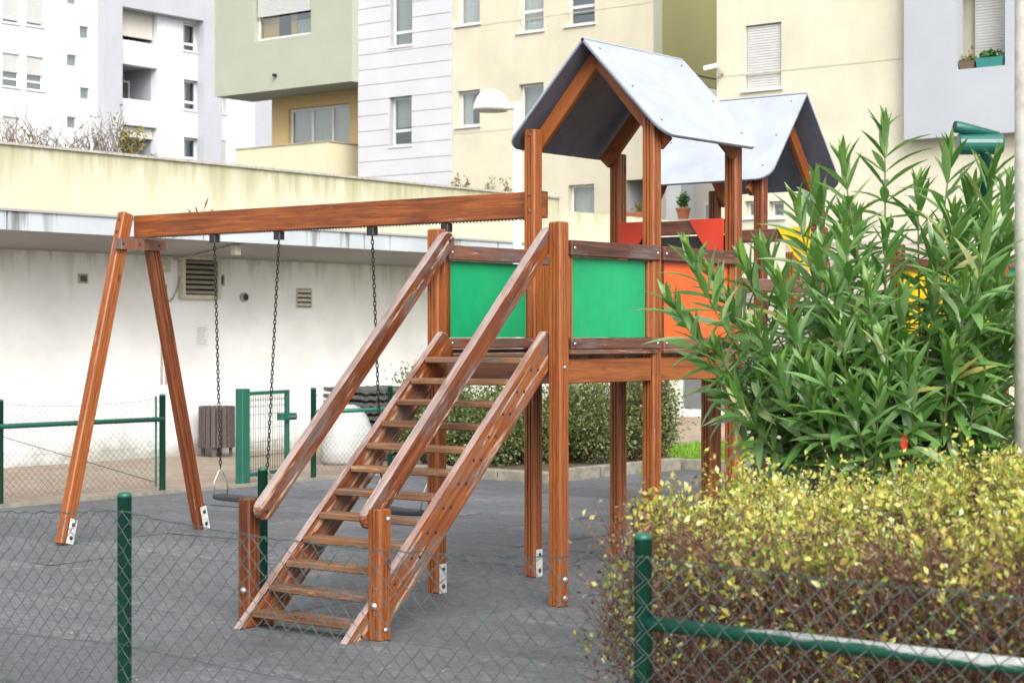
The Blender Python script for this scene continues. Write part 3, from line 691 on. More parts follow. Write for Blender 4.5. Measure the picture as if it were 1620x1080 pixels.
# ================================================================== BUILDINGS
class Facade:
    def __init__(s, plane, pos, parent): s.p = plane; s.d = pos; s.par = parent; s.holes = []
    def px(s, x, y):
        q = at_y(x, y, s.d) if s.p == 'y' else at_x(x, y, s.d); return (q.x if s.p == 'y' else q.y), q.z
    def rect(s, r):
        x0, y0, x1, y1 = r; ym = (y0+y1)/2; xm = (x0+x1)/2
        return s.px(x0, ym)[0], s.px(x1, ym)[0], s.px(xm, y1)[1], s.px(xm, y0)[1]
    def P(s, t, dep, z):   # dep > 0 goes into the building
        return (t, s.d+dep, z) if s.p == 'y' else (s.d-dep, t, z)
    def bx(s, m, t0, t1, d0, d1, z0, z1, c=0):
        if s.p == 'y': m.box(t0, t1, s.d+d0, s.d+d1, z0, z1, c)
        else: m.box(s.d-d1, s.d-d0, t0, t1, z0, z1, c)
        return m
    def hole(s, r): s.holes.append(r); return r
    def wall(s, name, mat, t0, t1, z0, z1, thick, holes, reveal=0.22):
        m = MB(); hs = [h for h in holes if h[1] > t0 and h[0] < t1 and h[3] > z0 and h[2] < z1]
        T = sorted({t0, t1, *[min(max(h[0], t0), t1) for h in hs], *[min(max(h[1], t0), t1) for h in hs]})
        Z = sorted({z0, z1, *[min(max(h[2], z0), z1) for h in hs], *[min(max(h[3], z0), z1) for h in hs]})
        for a, b in zip(T[:-1], T[1:]):
            for c, d in zip(Z[:-1], Z[1:]):
                if b-a < 1e-5 or d-c < 1e-5: continue
                mt, mz = (a+b)/2, (c+d)/2
                if any(h[0] < mt < h[1] and h[2] < mz < h[3] for h in hs): continue
                m.quad(s.P(a, 0, c), s.P(b, 0, c), s.P(b, 0, d), s.P(a, 0, d))
        for h in hs:
            a, b, c, d = h
            m.quad(s.P(a, 0, c), s.P(a, reveal, c), s.P(a, reveal, d), s.P(a, 0, d)); m.quad(s.P(b, 0, c), s.P(b, reveal, c), s.P(b, reveal, d), s.P(b, 0, d))
            m.quad(s.P(a, 0, c), s.P(b, 0, c), s.P(b, reveal, c), s.P(a, reveal, c)); m.quad(s.P(a, 0, d), s.P(b, 0, d), s.P(b, reveal, d), s.P(a, reveal, d))
        for a in (t0, t1): m.quad(s.P(a, 0, z0), s.P(a, thick, z0), s.P(a, thick, z1), s.P(a, 0, z1))
        for c in (z0, z1): m.quad(s.P(t0, 0, c), s.P(t1, 0, c), s.P(t1, thick, c), s.P(t0, thick, c))
        if thick > 1: m.quad(s.P(t0, thick, z0), s.P(t1, thick, z0), s.P(t1, thick, z1), s.P(t0, thick, z1))
        return m.build(name, mat, s.par)
    def window(s, h, rev=0.16, fr=0.07, bars=(), vbars=(), fill='blind', fillfrac=1.0, sill=True, frame=None, shutter=0.0):
        a, b, c, d = h; m = MB(); e = 0.004; a += e; b -= e; c += e; d -= e
        s.bx(m, a, a+fr, rev, rev+0.06, c, d); s.bx(m, b-fr, b, rev, rev+0.06, c, d)
        s.bx(m, a+fr, b-fr, rev, rev+0.06, c, c+fr); s.bx(m, a+fr, b-fr, rev, rev+0.06, d-fr, d)
        for t in bars: zc = c+(d-c)*t; s.bx(m, a+fr, b-fr, rev-0.003, rev+0.057, zc-fr*0.6, zc+fr*0.6)
        for t in vbars: tc = a+(b-a)*t; s.bx(m, tc-fr*0.5, tc+fr*0.5, rev-0.006, rev+0.054, c+fr, d-fr)
        w = m.build('window', frame or M_FRAME, s.par)
        ts = [a+fr]+[a+(b-a)*t for t in vbars]+[b-fr]; zs = [c+fr]+[c+(d-c)*t for t in bars]+[d-fr]
        for t0, t1 in zip(ts[:-1], ts[1:]):
            for z0, z1 in zip(zs[:-1], zs[1:]):
                s.bx(MB(), t0, t1, rev+0.02, rev+0.028, z0, z1).build('pane', M_GLASS, w)
        dd = rev+0.16
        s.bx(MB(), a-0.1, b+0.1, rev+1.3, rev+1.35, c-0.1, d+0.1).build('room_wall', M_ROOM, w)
        if fill == 'blind':
            z = d-(d-c)*fillfrac; s.bx(MB(), a, b, dd, dd+0.02, z, d).build('blind', M_BLIND, w)
        elif fill == 'curtain':
            xs = np.linspace(a, a+(b-a)*fillfrac, int(14*(b-a)*fillfrac)+6); mm = MB()
            mm.loft([[s.P(x, dd+0.03*math.sin(i*2.1), c), s.P(x, dd+0.03*math.sin(i*2.1), d), s.P(x, dd+0.03*math.sin(i*2.1)+0.006, d), s.P(x, dd+0.03*math.sin(i*2.1)+0.006, c)] for i, x in enumerate(xs)])
            mm.build('curtain', M_CURTAIN, w)
        if sill: s.bx(MB(), a-0.10, b+0.06, -0.06, rev-0.002, c-0.055, c-e-0.001).build('sill', M_FRAME, w)
        if shutter > 0: s.roller((a, b, d-(d-c)*shutter, d), w, rev-0.05)
        return w
    def roller(s, h, par, dep):
        a, b, c, d = h; m = MB(); n = max(3, int((d-c)/0.06)); prof = []
        for k in range(n):
            z0 = c+(d-c)*k/n; z1 = c+(d-c)*(k+1)/n; prof += [(dep+0.012, z0), (dep, z0+(z1-z0)*0.25), (dep, z0+(z1-z0)*0.8)]
        prof.append((dep+0.012, d))
        pr = prof+[(dep+0.03, d), (dep+0.03, c)]
        m.loft([[s.P(t, q[0], q[1]) for q in pr] for t in (a, b)])
        return m.build('roller_shutter', M_SHUTTER, par)

# --- cream and white apartment block in the middle
BC, BG, BR = 33.3, 33.0, 34.5
ap = thing('apartment_block', 'cream apartment block with a white clad bay and a jutting sage-green box', 'building', (-28, BC, 0))
fc = Facade('y', BC, ap); fg = Facade('y', BG, ap); fr_ = Facade('y', BR, ap)
x566 = fc.px(567, 100)[0]; x715 = fc.px(716, 100)[0]; x1035 = fc.px(1034, 100)[0]
TOPZ = 15.0
wins = {k: fc.rect(r) for k, r in dict(a=(618, -90, 653, 73), b=(617, 153, 652, 231), c=(724, -60, 759, 39), d=(724, 143, 759, 200), e=(821, -60, 860, 50), f=(821, 132, 860, 232), g=(897, -60, 941, 39), h=(899, 292, 940, 372)).items()}
logg = fc.rect((988, 284, 1031, 420))
fc.wall('wall', M_CREAM, x715, x1035, 0, TOPZ, 9, [wins[k] for k in 'cdefgh']+[logg], 0.2)
fc.wall('wall', M_CLADB, x566+0.02, x715-0.004, 0, TOPZ, 8, [wins[k] for k in 'ab'], 0.2)
# white cladding boards with open joints, cut round the windows
zj = fc.px(640, 153)[1]; step = 0.475
z = zj-step*14
while z < TOPZ-0.5:
    za, zb_ = z, z+step-0.017; T0, T1 = x566+0.02, x715-0.02
    if z > 3:
        cut = [wins[k] for k in 'ab' if wins[k][2]-0.06 < zb_ and wins[k][3]+0.0 > za]
        if not cut: fc.bx(MB(), T0, T1, -0.035, -0.001, za, zb_).build('cladding_board', M_CLAD, ap)
        for hh in cut:
            for t0, t1 in ((T0, hh[0]-0.01), (hh[1]+0.01, T1)): fc.bx(MB(), t0, t1, -0.035, -0.001, za, zb_).build('cladding_board', M_CLAD, ap)
            for q0, q1 in ((za, min(zb_, hh[2]-0.06)), (max(za, hh[3]+0.004), zb_)):
                if q1-q0 > 0.02: fc.bx(MB(), hh[0]-0.01, hh[1]+0.01, -0.034, -0.002, q0, q1).build('cladding_board', M_CLAD, ap)
    z += step
fc.window(wins['a'], bars=(0.14,), fill='blind'); fc.window(wins['b'], bars=(0.32,), fill='blind', fillfrac=0.6)
fc.window(wins['c'], fill='curtain'); fc.window(wins['d'], fill='curtain', fillfrac=0.4); fc.window(wins['e'], bars=(0.30,), fill='curtain', fillfrac=0.8)
fc.window(wins['f'], fill='blind'); fc.window(wins['g'], bars=(0.30,), fill='blind', fillfrac=0.5); fc.window(wins['h'], fill='curtain', fillfrac=0.8)
# shadow-gap joints of the cream render
for (xa, ya, xb, yb) in ((760, 37, 1032, 8), (716, 211, 1000, 190)):
    zz = fc.px((xa+xb)/2, (ya+yb)/2)[1]; fc.bx(MB(), x715+0.05, x1035-0.02, -0.004, 0.02, zz-0.012, zz+0.012).build('joint', M_JOINT, ap)
# loggia inside with its back wall
lo = MB(); fc.bx(lo, logg[0]-0.3, logg[1]+0.0, 2.2, 2.4, logg[2], logg[3]+0.3); fc.bx(lo, logg[0]-0.3, logg[0]-0.02, 0.25, 2.2, logg[2], logg[3]+0.2); lo.build('loggia_wall', M_WHITEF, ap)
# the side turned to the right: olive above, pale below
zol = at_x(1090, 133, x1035).z
so = Facade('x', x1035+0.05, ap)
so.wall('side_wall', M_OLIVE, BC+0.35, BC+9, zol, TOPZ, 0.045, [], 0.02)
MB().box(x1035+0.001, x1035+0.06, BC-0.01, BC+0.34, zol, TOPZ).build('corner_strip', M_GREENB, ap)
hd = so.rect((1113, 318, 1130, 420))
so.wall('side_wall', M_RECESS, BC+0.02, BC+9, 0, zol-0.02, 0.045, [hd], 0.02)
so.window(hd, rev=0.0, fr=0.12, fill=None, sill=False)
so.bx(MB(), so.px(1053, 300)[0], so.px(1073, 300)[0], -0.5, -0.01, 0, zol-0.02).build('column', M_WHITEF, ap)
zz = so.px(1090, 117)[1]
so.bx(MB(), BC+0.4, BC+8.9, -0.006, 0.03, zz-0.02, zz+0.02).build('joint', M_DARK, ap)
# terrace wall that carries the pots
zt = fc.px(1010, 352)[1]
MB().box(logg[0]-2.0, x1035+3.5, BC-0.42, BC-0.08, 0, zt).build('terrace_wall', M_CREAM, ap)
# sage box
gx0, gx1 = fg.px(340, 80)[0], fg.px(557, 80)[0]; gz = fg.px(450, 141)[1]
gw = fg.rect((402, -60, 492, 60))
fg.wall('sage_box', M_GREENB, gx0, gx1, gz, TOPZ, 1.7, [gw], 0.3)
gwin = fg.window((gw[0], gw[1], gw[2], gw[3]), rev=0.20, fr=0.09, fill=None, vbars=(), sill=False)
zs = fg.px(447, 22)[1]
fg.roller((gw[0]+0.09, gw[1]-0.09, zs, gw[3]-0.01), gwin, 0.08)
fg.bx(MB(), gw[0], gw[0]+(gw[1]-gw[0])*0.30, 0.36, 0.38, gw[2], gw[3]).build('room_panel', M_OCHRE, gwin)
fg.bx(MB(), gw[0]+(gw[1]-gw[0])*0.52, gw[0]+(gw[1]-gw[0])*0.62, 0.36, 0.38, gw[2], gw[3]).build('room_panel', M_OCHRE, gwin)
fg.bx(MB(), gw[0]+(gw[1]-gw[0])*0.63, gw[0]+(gw[1]-gw[0])*0.92, 0.37, 0.39, gw[2], zs-0.2).build('inner_door', M_BLIND, gwin)
MB().box(gx1+0.003, x566+0.1, BG+0.33, BC+0.5, gz-0.02, TOPZ).build('corner_strip', M_CREAM, ap)
bt = fg.px(437, 119); fg.bx(MB(), bt[0]-0.04, bt[0]+0.04, -0.15, -0.001, bt[1]-0.06, bt[1]+0.03).build('drain_spout', M_BOLT, ap)
# recess wall below, sliding window, balcony
rx0 = fr_.px(430, 200)[0]; rx1 = x566+0.6
rw = fr_.rect((456, 168, 553, 235))
fr_.wall('recess_wall', M_OCHREW, rx0, rx1, 0, gz+0.02, 3, [rw], 0.2)
fr_.window(rw, rev=0.14, fr=0.09, vbars=(0.36, 0.69), fill='curtain', sill=False)
bx0, bx1 = fg.px(373, 230)[0], fg.px(518, 230)[0]; bz = fg.px(445, 231)[1]
bm = MB().box(bx0, bx1, BG, BG+0.14, 0, bz); bm.box(bx1-0.14, bx1-0.001, BG+0.142, BR-0.01, 0, bz-0.003); bm.box(bx0+0.001, bx0+0.14, BG+0.142, BR+1.5, 0, bz-0.003)
bal = bm.build('balcony', M_BALC, ap)
MB().box(bx0-0.03, bx1+0.03, BG-0.03, BG+0.17, bz+0.003, bz+0.04).build('balcony_cap', M_STONE, bal)
MB().box(bx1-0.17, bx1+0.03, BG+0.175, BR-0.01, bz+0.001, bz+0.038).build('balcony_cap', M_STONE, bal)

# --- far white block on the left
A2 = -63.0
wb = thing('white_apartment_block', 'far white apartment block with grey framed loggias', 'building', (A2, 40, 0))
f2 = Facade('x', A2, wb)
R2 = {k: f2.rect(r) for k, r in dict(a=(4, 85, 31, 138), b=(42, 90, 69, 143), c=(4, -15, 31, 37), d=(42, -10, 69, 42), e=(4, 185, 31, 240), s1=(126, 42, 140, 61), s2=(106, 87, 121, 105), s3=(127, 139, 141, 157), s4=(106, 185, 120, 203), s5=(106, -10, 120, 7),
    w1=(290, 37, 314, 82), w2=(291, 127, 315, 175), w3=(291, 218, 315, 262), l1=(184, 10, 249, 66), l2=(184, 104, 249, 158), l3=(184, 199, 249, 262), v1=(341, 150, 358, 180), v2=(341, 222, 358, 290)).items()}
TZ2 = 28
f2.wall('wall', M_WHITEF, f2.px(-60, 0)[0], f2.px(432, 0)[0], 0, TZ2, 10, list(R2.values()), 0.5)
for k in 'abcde': f2.window(R2[k], rev=0.12, fr=0.07, bars=(0.25,), fill='blind', fillfrac=0.9, shutter=0.55 if k in 'ab' else 0.9)
for k in ('s1', 's2', 's3', 's4', 's5'): f2.window(R2[k], rev=0.08, fr=0.03, fill='blind', sill=False, frame=M_GREYF)
for k in ('w1', 'w2', 'w3'): f2.window(R2[k], rev=0.25, fr=0.10, bars=(0.28,), vbars=(), fill='curtain', fillfrac=0.45)
f2.window(R2['v1'], rev=0.2, fr=0.10, bars=(0.5,)); f2.window(R2['v2'], rev=0.1, fr=0.08, shutter=0.95)
for k in ('l1', 'l2', 'l3'):
    a, b, c, d = R2[k]
    m = MB(); f2.bx(m, a-0.1, b+0.1, 2.4, 2.5, c-0.3, d+0.3); f2.bx(m, a-0.15, a-0.02, 0.52, 2.4, c-0.3, d+0.3); f2.bx(m, b+0.02, b+0.15, 0.52, 2.4, c-0.3, d+0.3); f2.bx(m, a, b, 0.52, 2.4, d+0.05, d+0.2)
    m.build('loggia_wall', M_GREYF, wb)
    g = (a+(b-a)*0.42, a+(b-a)*0.97, c, d-0.45)
    ff = Facade('x', A2-1.95, wb); ff.window(g, rev=0.0, fr=0.10, vbars=(0.5,), fill='curtain', fillfrac=0.5, sill=False)
a, b, c, d = R2['l1']; f2.bx(MB(), a+0.05, b-0.05, 0.3, 0.36, c+0.25, d-0.05).build('awning', M_RECESS, wb)
a, b, c, d = R2['l3']; f2.bx(MB(), a+0.05, b-0.05, 0.3, 0.36, c+(d-c)*0.72, d-0.05).build('awning', M_RECESS, wb)
for xa, xb in ((154, 183), (312, 340)):
    f2.bx(MB(), f2.px(xa, 100)[0], f2.px(xb, 100)[0], -0.5, -0.003, 0, TZ2).build('pilaster', M_GREYF, wb)
f2.bx(MB(), f2.px(183, 20)[0]+0.003, f2.px(312, 20)[0]-0.003, -0.5, -0.003, f2.px(250, 24)[1], TZ2).build('grey_band', M_GREYF, wb)
f2.bx(MB(), f2.px(403, 20)[0], f2.px(432, 20)[0], -0.3, -0.003, 0, TZ2).build('pilaster', M_GREYF, wb)

# --- cream and grey block on the right
B3 = 27.4
rb = thing('right_apartment_block', 'cream building with a closed roller shutter and an overhanging light grey block', 'building', (-8, B3, 0))
f3 = Facade('y', B3, rb); f4 = Facade('y', B3-0.35, rb)
x0 = f3.px(1134, 100)[0]; x1 = f3.px(2100, 100)[0]
sw = f3.rect((1179, 38, 1236, 141)); l1 = f3.rect((1178, 318, 1197, 344)); l2 = f3.rect((1216, 318, 1240, 344))
sw2 = (f3.px(1510, 50)[0], f3.px(1592, 50)[0], f3.px(1550, 130)[1], f3.px(1550, -40)[1])
f3.wall('wall', M_CREAM2, x0, x1, 0, 14, 9, [sw, l1, l2, sw2], 0.2)
ws = f3.window(sw, rev=0.15, fr=0.05, fill=None, sill=True); f3.roller((sw[0]+0.02, sw[1]-0.02, sw[2]+0.01, sw[3]-0.02), ws, 0.06)
f3.window(l1, fr=0.06); f3.window(l2, fr=0.06)
zz = f3.px(1290, 107)[1]; f3.bx(MB(), x0+0.01, f3.px(1430, 100)[0]-0.02, -0.004, 0.02, zz-0.012, zz+0.012).build('joint', M_JOINT, rb)
g0 = f4.px(1430, 100)[0]; g1 = f4.px(1720, 100)[0]; gz0 = f4.px(1480, 218)[1]
gh = f4.rect((1513, -60, 1590, 107))
f4.wall('grey_block', M_GREYB, g0, g1, gz0, 14, 0.345, [gh], 0.34)
f3.roller((gh[0]+(gh[1]-gh[0])*0.13, gh[0]+(gh[1]-gh[0])*0.83, f3.px(1550, 112)[1], sw2[3]-0.1), rb, 0.26)
f3.bx(MB(), sw2[0]-0.1, sw2[1]+0.1, 0.42, 0.5, sw2[2]-0.1, sw2[3]+0.1).build('reveal_wall', M_CREAM2, rb)
def foliage_lump(parent, c, ext, n, size, mat, name='foliage'):
    T = np.array([tuple(c)])+RNG.normal(0, 0.45, (n, 3))*np.array(ext)
    a = RNG.normal(0, 1, (n, 3)); a /= np.linalg.norm(a, axis=1)[:, None]; b = np.cross(a, RNG.normal(0, 1, (n, 3))); b /= np.linalg.norm(b, axis=1)[:, None]
    L = RNG.uniform(0.6, 1.2, n)[:, None]*size; V = np.zeros((n, 4, 3))
    V[:, 0] = T; V[:, 1] = T+a*L*.5+b*L*.3; V[:, 2] = T+a*L; V[:, 3] = T+a*L*.5-b*L*.3
    me = bpy.data.meshes.new(name); me.from_pydata(V.reshape(-1, 3).tolist(), [], np.arange(n*4).reshape(-1, 4).tolist()); me.materials.append(mat)
    return tag(link(bpy.data.objects.new(name, me), parent), kind='stuff')
zb = gh[2]+0.005
def trough(x0, x1, mat, fol, label, h, leafmat, n):
    t0 = f4.px(x0, 100)[0]; t1 = f4.px(x1, 100)[0]; t = thing('flower_box', label, 'flower box', ((t0+t1)/2, B3-0.15, zb))
    m = MB(); m.loft([[(t0+0.03, B3-0.27, zb), (t1-0.03, B3-0.27, zb), (t1-0.03, B3-0.09, zb), (t0+0.03, B3-0.09, zb)], [(t0, B3-0.30, zb+h), (t1, B3-0.30, zb+h), (t1, B3-0.06, zb+h), (t0, B3-0.06, zb+h)]])
    m.build('trough', mat, t); foliage_lump(t, ((t0+t1)/2, B3-0.18, zb+h+0.06), ((t1-t0)*0.42, 0.10, 0.07*fol), n, 0.10, leafmat)
trough(1514, 1539, M_BROWNBOX, 1.4, 'brown window trough holding dry grey stalks', 0.17, M_WEED, 60)
trough(1541, 1586, M_TEAL, 1.0, 'teal window trough full of bright green leaves', 0.20, M_POTLEAF, 260)
f5 = B3
t0 = f4.px(1593, 100)[0]
bmini = thing('flower_box', 'brown window trough tucked against the jamb beside the teal one', 'flower box', (f4.px(1588, 100)[0], B3-0.05, zb))
MB().box(f4.px(1587, 100)[0]-0.02, gh[1]-0.01, B3+0.0, B3+0.15, zb, zb+0.2).build('trough', M_BROWNBOX, bmini)
# pots on the terrace
c0 = at_y(1006, 345, BC-0.25)
po = thing('terracotta_trough', 'long terracotta planter on the terrace wall between the posts', 'planter', (c0.x, BC-0.25, zt))
MB().loft([[(c0.x-0.28, BC-0.36, zt+.002), (c0.x+0.28, BC-0.36, zt+.002), (c0.x+0.28, BC-0.14, zt+.002), (c0.x-0.28, BC-0.14, zt+.002)], [(c0.x-0.33, BC-0.40, zt+0.26), (c0.x+0.33, BC-0.40, zt+0.26), (c0.x+0.33, BC-0.10, zt+0.26), (c0.x-0.33, BC-0.10, zt+0.26)]]).build('pot', M_TERRA, po)
foliage_lump(po, (c0.x+0.1, BC-0.25, zt+0.38), (0.15, 0.08, 0.12), 70, 0.10, M_WEED)
c0 = at_y(1081, 345, BC-0.25)
po = thing('potted_plant', 'bushy green plant in a terracotta pot on the terrace wall', 'potted plant', (c0.x, BC-0.25, zt))
MB().lathe([(0.13, 0.002), (0.19, 0.26), (0.21, 0.26), (0.21, 0.32), (0.17, 0.32)], (c0.x, BC-0.25, zt), 16).build('pot', M_TERRA, po)
foliage_lump(po, (c0.x, BC-0.25, zt+0.52), (0.15, 0.12, 0.19), 260, 0.10, M_POTLEAF)
# security camera on the corner
q = at_y(1134, 106, B3-0.2)
sc = thing('security_camera', 'small white security camera on the corner of the cream building', 'camera', (q.x, B3, q.z))
beam('housing', q+Vector((-0.28, -0.12, -0.03)), q+Vector((0.02, 0.0, 0.03)), 0.10, 0.10, M_FRAME, sc, (0, 0, 1))
MB().box(q.x+0.03, q.x+0.07, B3-0.22, B3-0.002, q.z-0.16, q.z-0.10).build('wall_arm', M_CONDUIT, sc)
MB().box(q.x+0.025, q.x+0.075, B3-0.225, B3-0.16, q.z-0.098, q.z-0.02).build('bracket', M_CONDUIT, sc)

# --- glazed ground-floor entrance
BE = 16.2
en = thing('entrance_wing', 'low glazed wing with white window frames on a stone plinth beyond the lawn', 'building', (-6, BE, 0))
fe = Facade('y', BE, en)
e0, e1 = -11.8, 12.0
hs_ = [fe.rect((1056, 575, 1066, 655)), fe.rect((1068, 575, 1131, 655)), fe.rect((1133, 575, 1192, 655))]
zlo, zhi = 0.40, 2.25
H = []
t = e0+0.5
base = hs_[1][0]; wdt = 1.35
k = -5
while base+k*(wdt+0.1)+wdt < e1-0.3:
    a_ = base+k*(wdt+0.1); 
    if a_ > e0+0.2: H.append((a_, a_+wdt, zlo, zhi))
    k += 1
fe.wall('wall', M_CREAM2, e0, e1, 0.0, 2.55, 5, H, 0.15)
for h in H: fe.window(h, rev=0.1, fr=0.07, bars=(0.42,), fill='blind' if random.random() < .4 else None, fillfrac=0.5, sill=True)
for k in range(3):
    MB().box(-10.5, 9, BE-0.35-0.32*(2-k), BE-0.005-0.003*k, 0.0 if k == 0 else 0.12*k+0.002, 0.12*(k+1)).build('step', M_STONE, en)

# ================================================================== PLAY TOWER WITH STAIR
PW = 0.095
US, VS = 0.98, 1.02
ZP = 1.54                                   # deck top
pt = thing('play_tower', 'brown wooden play tower with a gabled roof, green panels and a steep stair', 'play tower', (-0.49, 0.5, 0))
def post(parent, x, y, h, z0=0.0, mat=None, g=2, pw=PW, bracket=None):
    o = beam('post', (x, y, z0), (x, y, h), pw, pw, mat or M_WOOD, parent, c=0.010, groove=g)
    if bracket:
        bxm = MB()
        if bracket == 'plate':   # steel shoe on the right-hand face
            bxm.box(x+pw/2+0.001, x+pw/2+0.009, y-0.035, y+0.035, 0.002, 0.19, 0.003)
            b = bxm.build('foot_bracket', M_BRACKET, o)
            bolt(b, (x+pw/2+0.009, y, 0.155), (1, 0, 0), 0.011, M_BOLT); bolt(b, (x+pw/2+0.009, y, 0.045), (1, 0, 0), 0.013, M_BOLT)
        else:
            bolt(o, (x+pw/2, y+0.005, 0.165), (1, 0, 0), 0.017); bolt(o, (x+pw/2, y+0.005, 0.05), (1, 0, 0), 0.017)
    return o
PE = post(pt, 0, 0, 2.35, bracket='bolts'); PF = post(pt, -US, 0, 2.34, bracket='plate')
PA = post(pt, -US, VS, 3.07, bracket='plate'); PB = post(pt, 0, VS, 3.08, bracket='bolts')
PC = post(pt, -US, 2*VS, 2.98, bracket='plate'); PD = post(pt, 0, 2*VS, 2.98, bracket='bolts')
for po_, x, y, z in ((PA, -US, VS, 3.03), (PB, 0, VS, 3.04), (PA, -US, VS, 2.62), (PA, -US, VS, 2.51)):
    bolt(po_, (x+0.004, y-PW/2, z), (0, -1, 0), 0.010, M_WOODG)
for z in (1.45, 1.0): bolt(PE, (PW/2, 0.0, 1.46), (1, 0, 0), 0.010) if z > 1.2 else None
# deck planks and edge joists
for mod in range(2):
    for k in range(9):
        y = mod*VS+0.055+k*(VS-0.0)/9
        x0_, x1_ = -US+0.05, -0.05
        beam('deck_plank', (x0_, y+0.05, ZP-0.018), (x1_, y+0.05, ZP-0.018), 0.105, 0.034, M_WOODT, pt, (0, 1, 0), c=0.004)
    for x in (0.012, -US-0.012):
        beam('joist', (x, mod*VS+PW/2+0.003, 1.435), (x, (mod+1)*VS-PW/2-0.003, 1.435), 0.04, 0.15, M_WOOD, pt, (1, 0, 0), c=0.005)
        beam('edge_board', (x+0.026*(1 if x > -.5 else -1), mod*VS+0.055, 1.553), (x+0.026*(1 if x > -.5 else -1), (mod+1)*VS-0.02, 1.553), 0.05, 0.028, M_WOODG, pt, (1, 0, 0), c=0.004)
for y in (0.0, VS, 2*VS):
    beam('joist', (-US+PW/2+0.003, y, 1.43), (-PW/2-0.003, y, 1.43), 0.04, 0.14, M_WOODG, pt, (0, 1, 0), c=0.005)
def panel_side(parent, xs, y0, y1, panel_mat, out=1, z0=1.57, z1=1.635, zt0=2.145, zt1=2.24, label=None):
    """railing with a coloured board between two posts along Y; out = +1 faces +X"""
    xr = xs+0.042*out
    for (za, zb_) in ((z0, z1+0.005), (zt0, zt1)):
        r = beam('rail', (xr, y0+0.052, (za+zb_)/2), (xr, y1+0.012, (za+zb_)/2), 0.042, zb_-za, M_WOODG, parent, (1, 0, 0), c=0.006)
        for yy in (y0+0.085, y1-0.02): bolt(r, (xr+0.021*out, yy, (za+zb_)/2), (out, 0, 0), 0.009)
    for yy in (y0+0.075, y1-0.068):
        beam('stile', (xs+0.012*out, yy, z1+0.006), (xs+0.012*out, yy, zt0-0.002), 0.045, 0.05, M_WOOD, parent, (1, 0, 0), c=0.005, groove=1)
    pnl = MB().box(xs-0.010, xs+0.012, y0+0.102, y1-0.095, z1+0.008, zt0-0.004, 0.003).build('panel', panel_mat, parent)
    return pnl
panel_side(pt, 0.0, 0.0, VS, M_GREENP)['label'] = 'bright green board beside the corner post'
panel_side(pt, 0.0, VS, 2*VS, M_ORANGE)['label'] = 'orange board under the roof, behind oleander leaves'
panel_side(pt, -US, 0.0, VS, M_GREENP)['label'] = 'green board seen past the stair handrail'
panel_side(pt, -US, VS, 2*VS, M_WOOD, -1)
# red gussets over the crawl opening between the rear posts
yb = 2*VS
def gussets(parent, xl, xr, y, ztop, mat, wd=0.28, hg=0.34, mirror=(True, True)):
    for k, (x, s) in enumerate(((xl, 1), (xr, -1))):
        if not mirror[k]: continue
        m = MB(); P = [(x+s*0.05, ztop), (x+s*(0.05+wd), ztop), (x+s*0.05, ztop-hg)]
        P = [(x+s*0.05, ztop), (x+s*(0.05+wd), ztop-0.002), (x+s*(0.05+wd*0.55), ztop-hg*0.56), (x+s*0.05, ztop-hg)]
        m.loft([[(p[0], y-0.066, p[1]) for p in P], [(p[0], y-0.050, p[1]) for p in P]]); m.build('gusset', mat, parent)
    beam('header', (xl+0.05, y-0.025, ztop-0.055), (xr-0.05, y-0.025, ztop-0.055), 0.04, 0.10, M_WOODG, parent, (0, 1, 0))
gussets(pt, -US, 0, yb, 2.475, M_RED)
MB().box(-US+0.06, -0.06, yb-0.02, yb-0.008, 2.05, 2.36).build('crawl_shade_sheet', M_RUBBER, pt)  # sheet added for the shade inside the crawl bridge, in the seats' black
# roof: two bent sheets (pale on top, slate below) on rafters
def roof(parent, M, span, length, rise, rad=0.13):
    """local: ridge along +Y from 0 to length at the origin's height; flat sheets sloping to +-X with rounded lower corners"""
    hs = span/2; S = math.hypot(hs, rise); ux, uz = hs/S, -rise/S; th = 0.011
    P = [(0, 0), (0, length)]
    for t in np.linspace(0, math.pi/2, 7): P.append((S-rad+rad*math.sin(t), length-rad+rad*math.cos(t)))
    for t in np.linspace(0, math.pi/2, 7): P.append((S-rad+rad*math.cos(t), rad-rad*math.sin(t)))
    for s in (1, -1):
        n = Vector((rise/S*s, 0, hs/S))
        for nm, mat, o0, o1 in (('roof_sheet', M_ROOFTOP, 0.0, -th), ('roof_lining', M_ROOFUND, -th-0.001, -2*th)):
            m = MB(); m.loft([[Vector((s*ux*q, y, uz*q))+n*o for q, y in P] for o in (o1, o0)])
            o = m.build(nm, mat, parent, M=M)
            if nm == 'roof_sheet':
                for q in (0.1, 0.5, 0.85):
                    for yy in (0.09, 0.91): bolt(o, M @ (Vector((s*ux*q*S, length*yy, uz*q*S))+n*0.001), M.to_3x3() @ n, 0.006, M_BOLT, 'screw')
RZ = 3.645
Mr = Matrix.Translation((-US/2, VS-0.10, RZ))
roof(pt, Mr, 1.32, VS+0.20, 0.685)
def rafter_pair(parent, x0, x1, y, zfoot, zap, axis='x', tail=0.10):
    xm = (x0+x1)/2
    for s, xe in ((1, x0), (-1, x1)):
        d = Vector((xm-xe, 0, zap-zfoot)).normalized(); p0 = Vector((xe, 0, zfoot))-d*tail; p1 = Vector((xm-s*0.003, 0, zap))
        P0, P1 = ((p0.x, y, p0.z), (p1.x, y, p1.z)) if axis == 'x' else ((y, p0.x, p0.z), (y, p1.x, p1.z))
        beam('rafter', P0, P1, 0.045, 0.105, M_WOOD, parent, (0, 1, 0) if axis == 'x' else (1, 0, 0), c=0.006)
rafter_pair(pt, -US, 0, VS+PW/2+0.024, 2.985, 3.525, tail=0.10)
rafter_pair(pt, -US, 0, 2*VS-PW/2-0.024, 2.985, 3.525, tail=0.10)
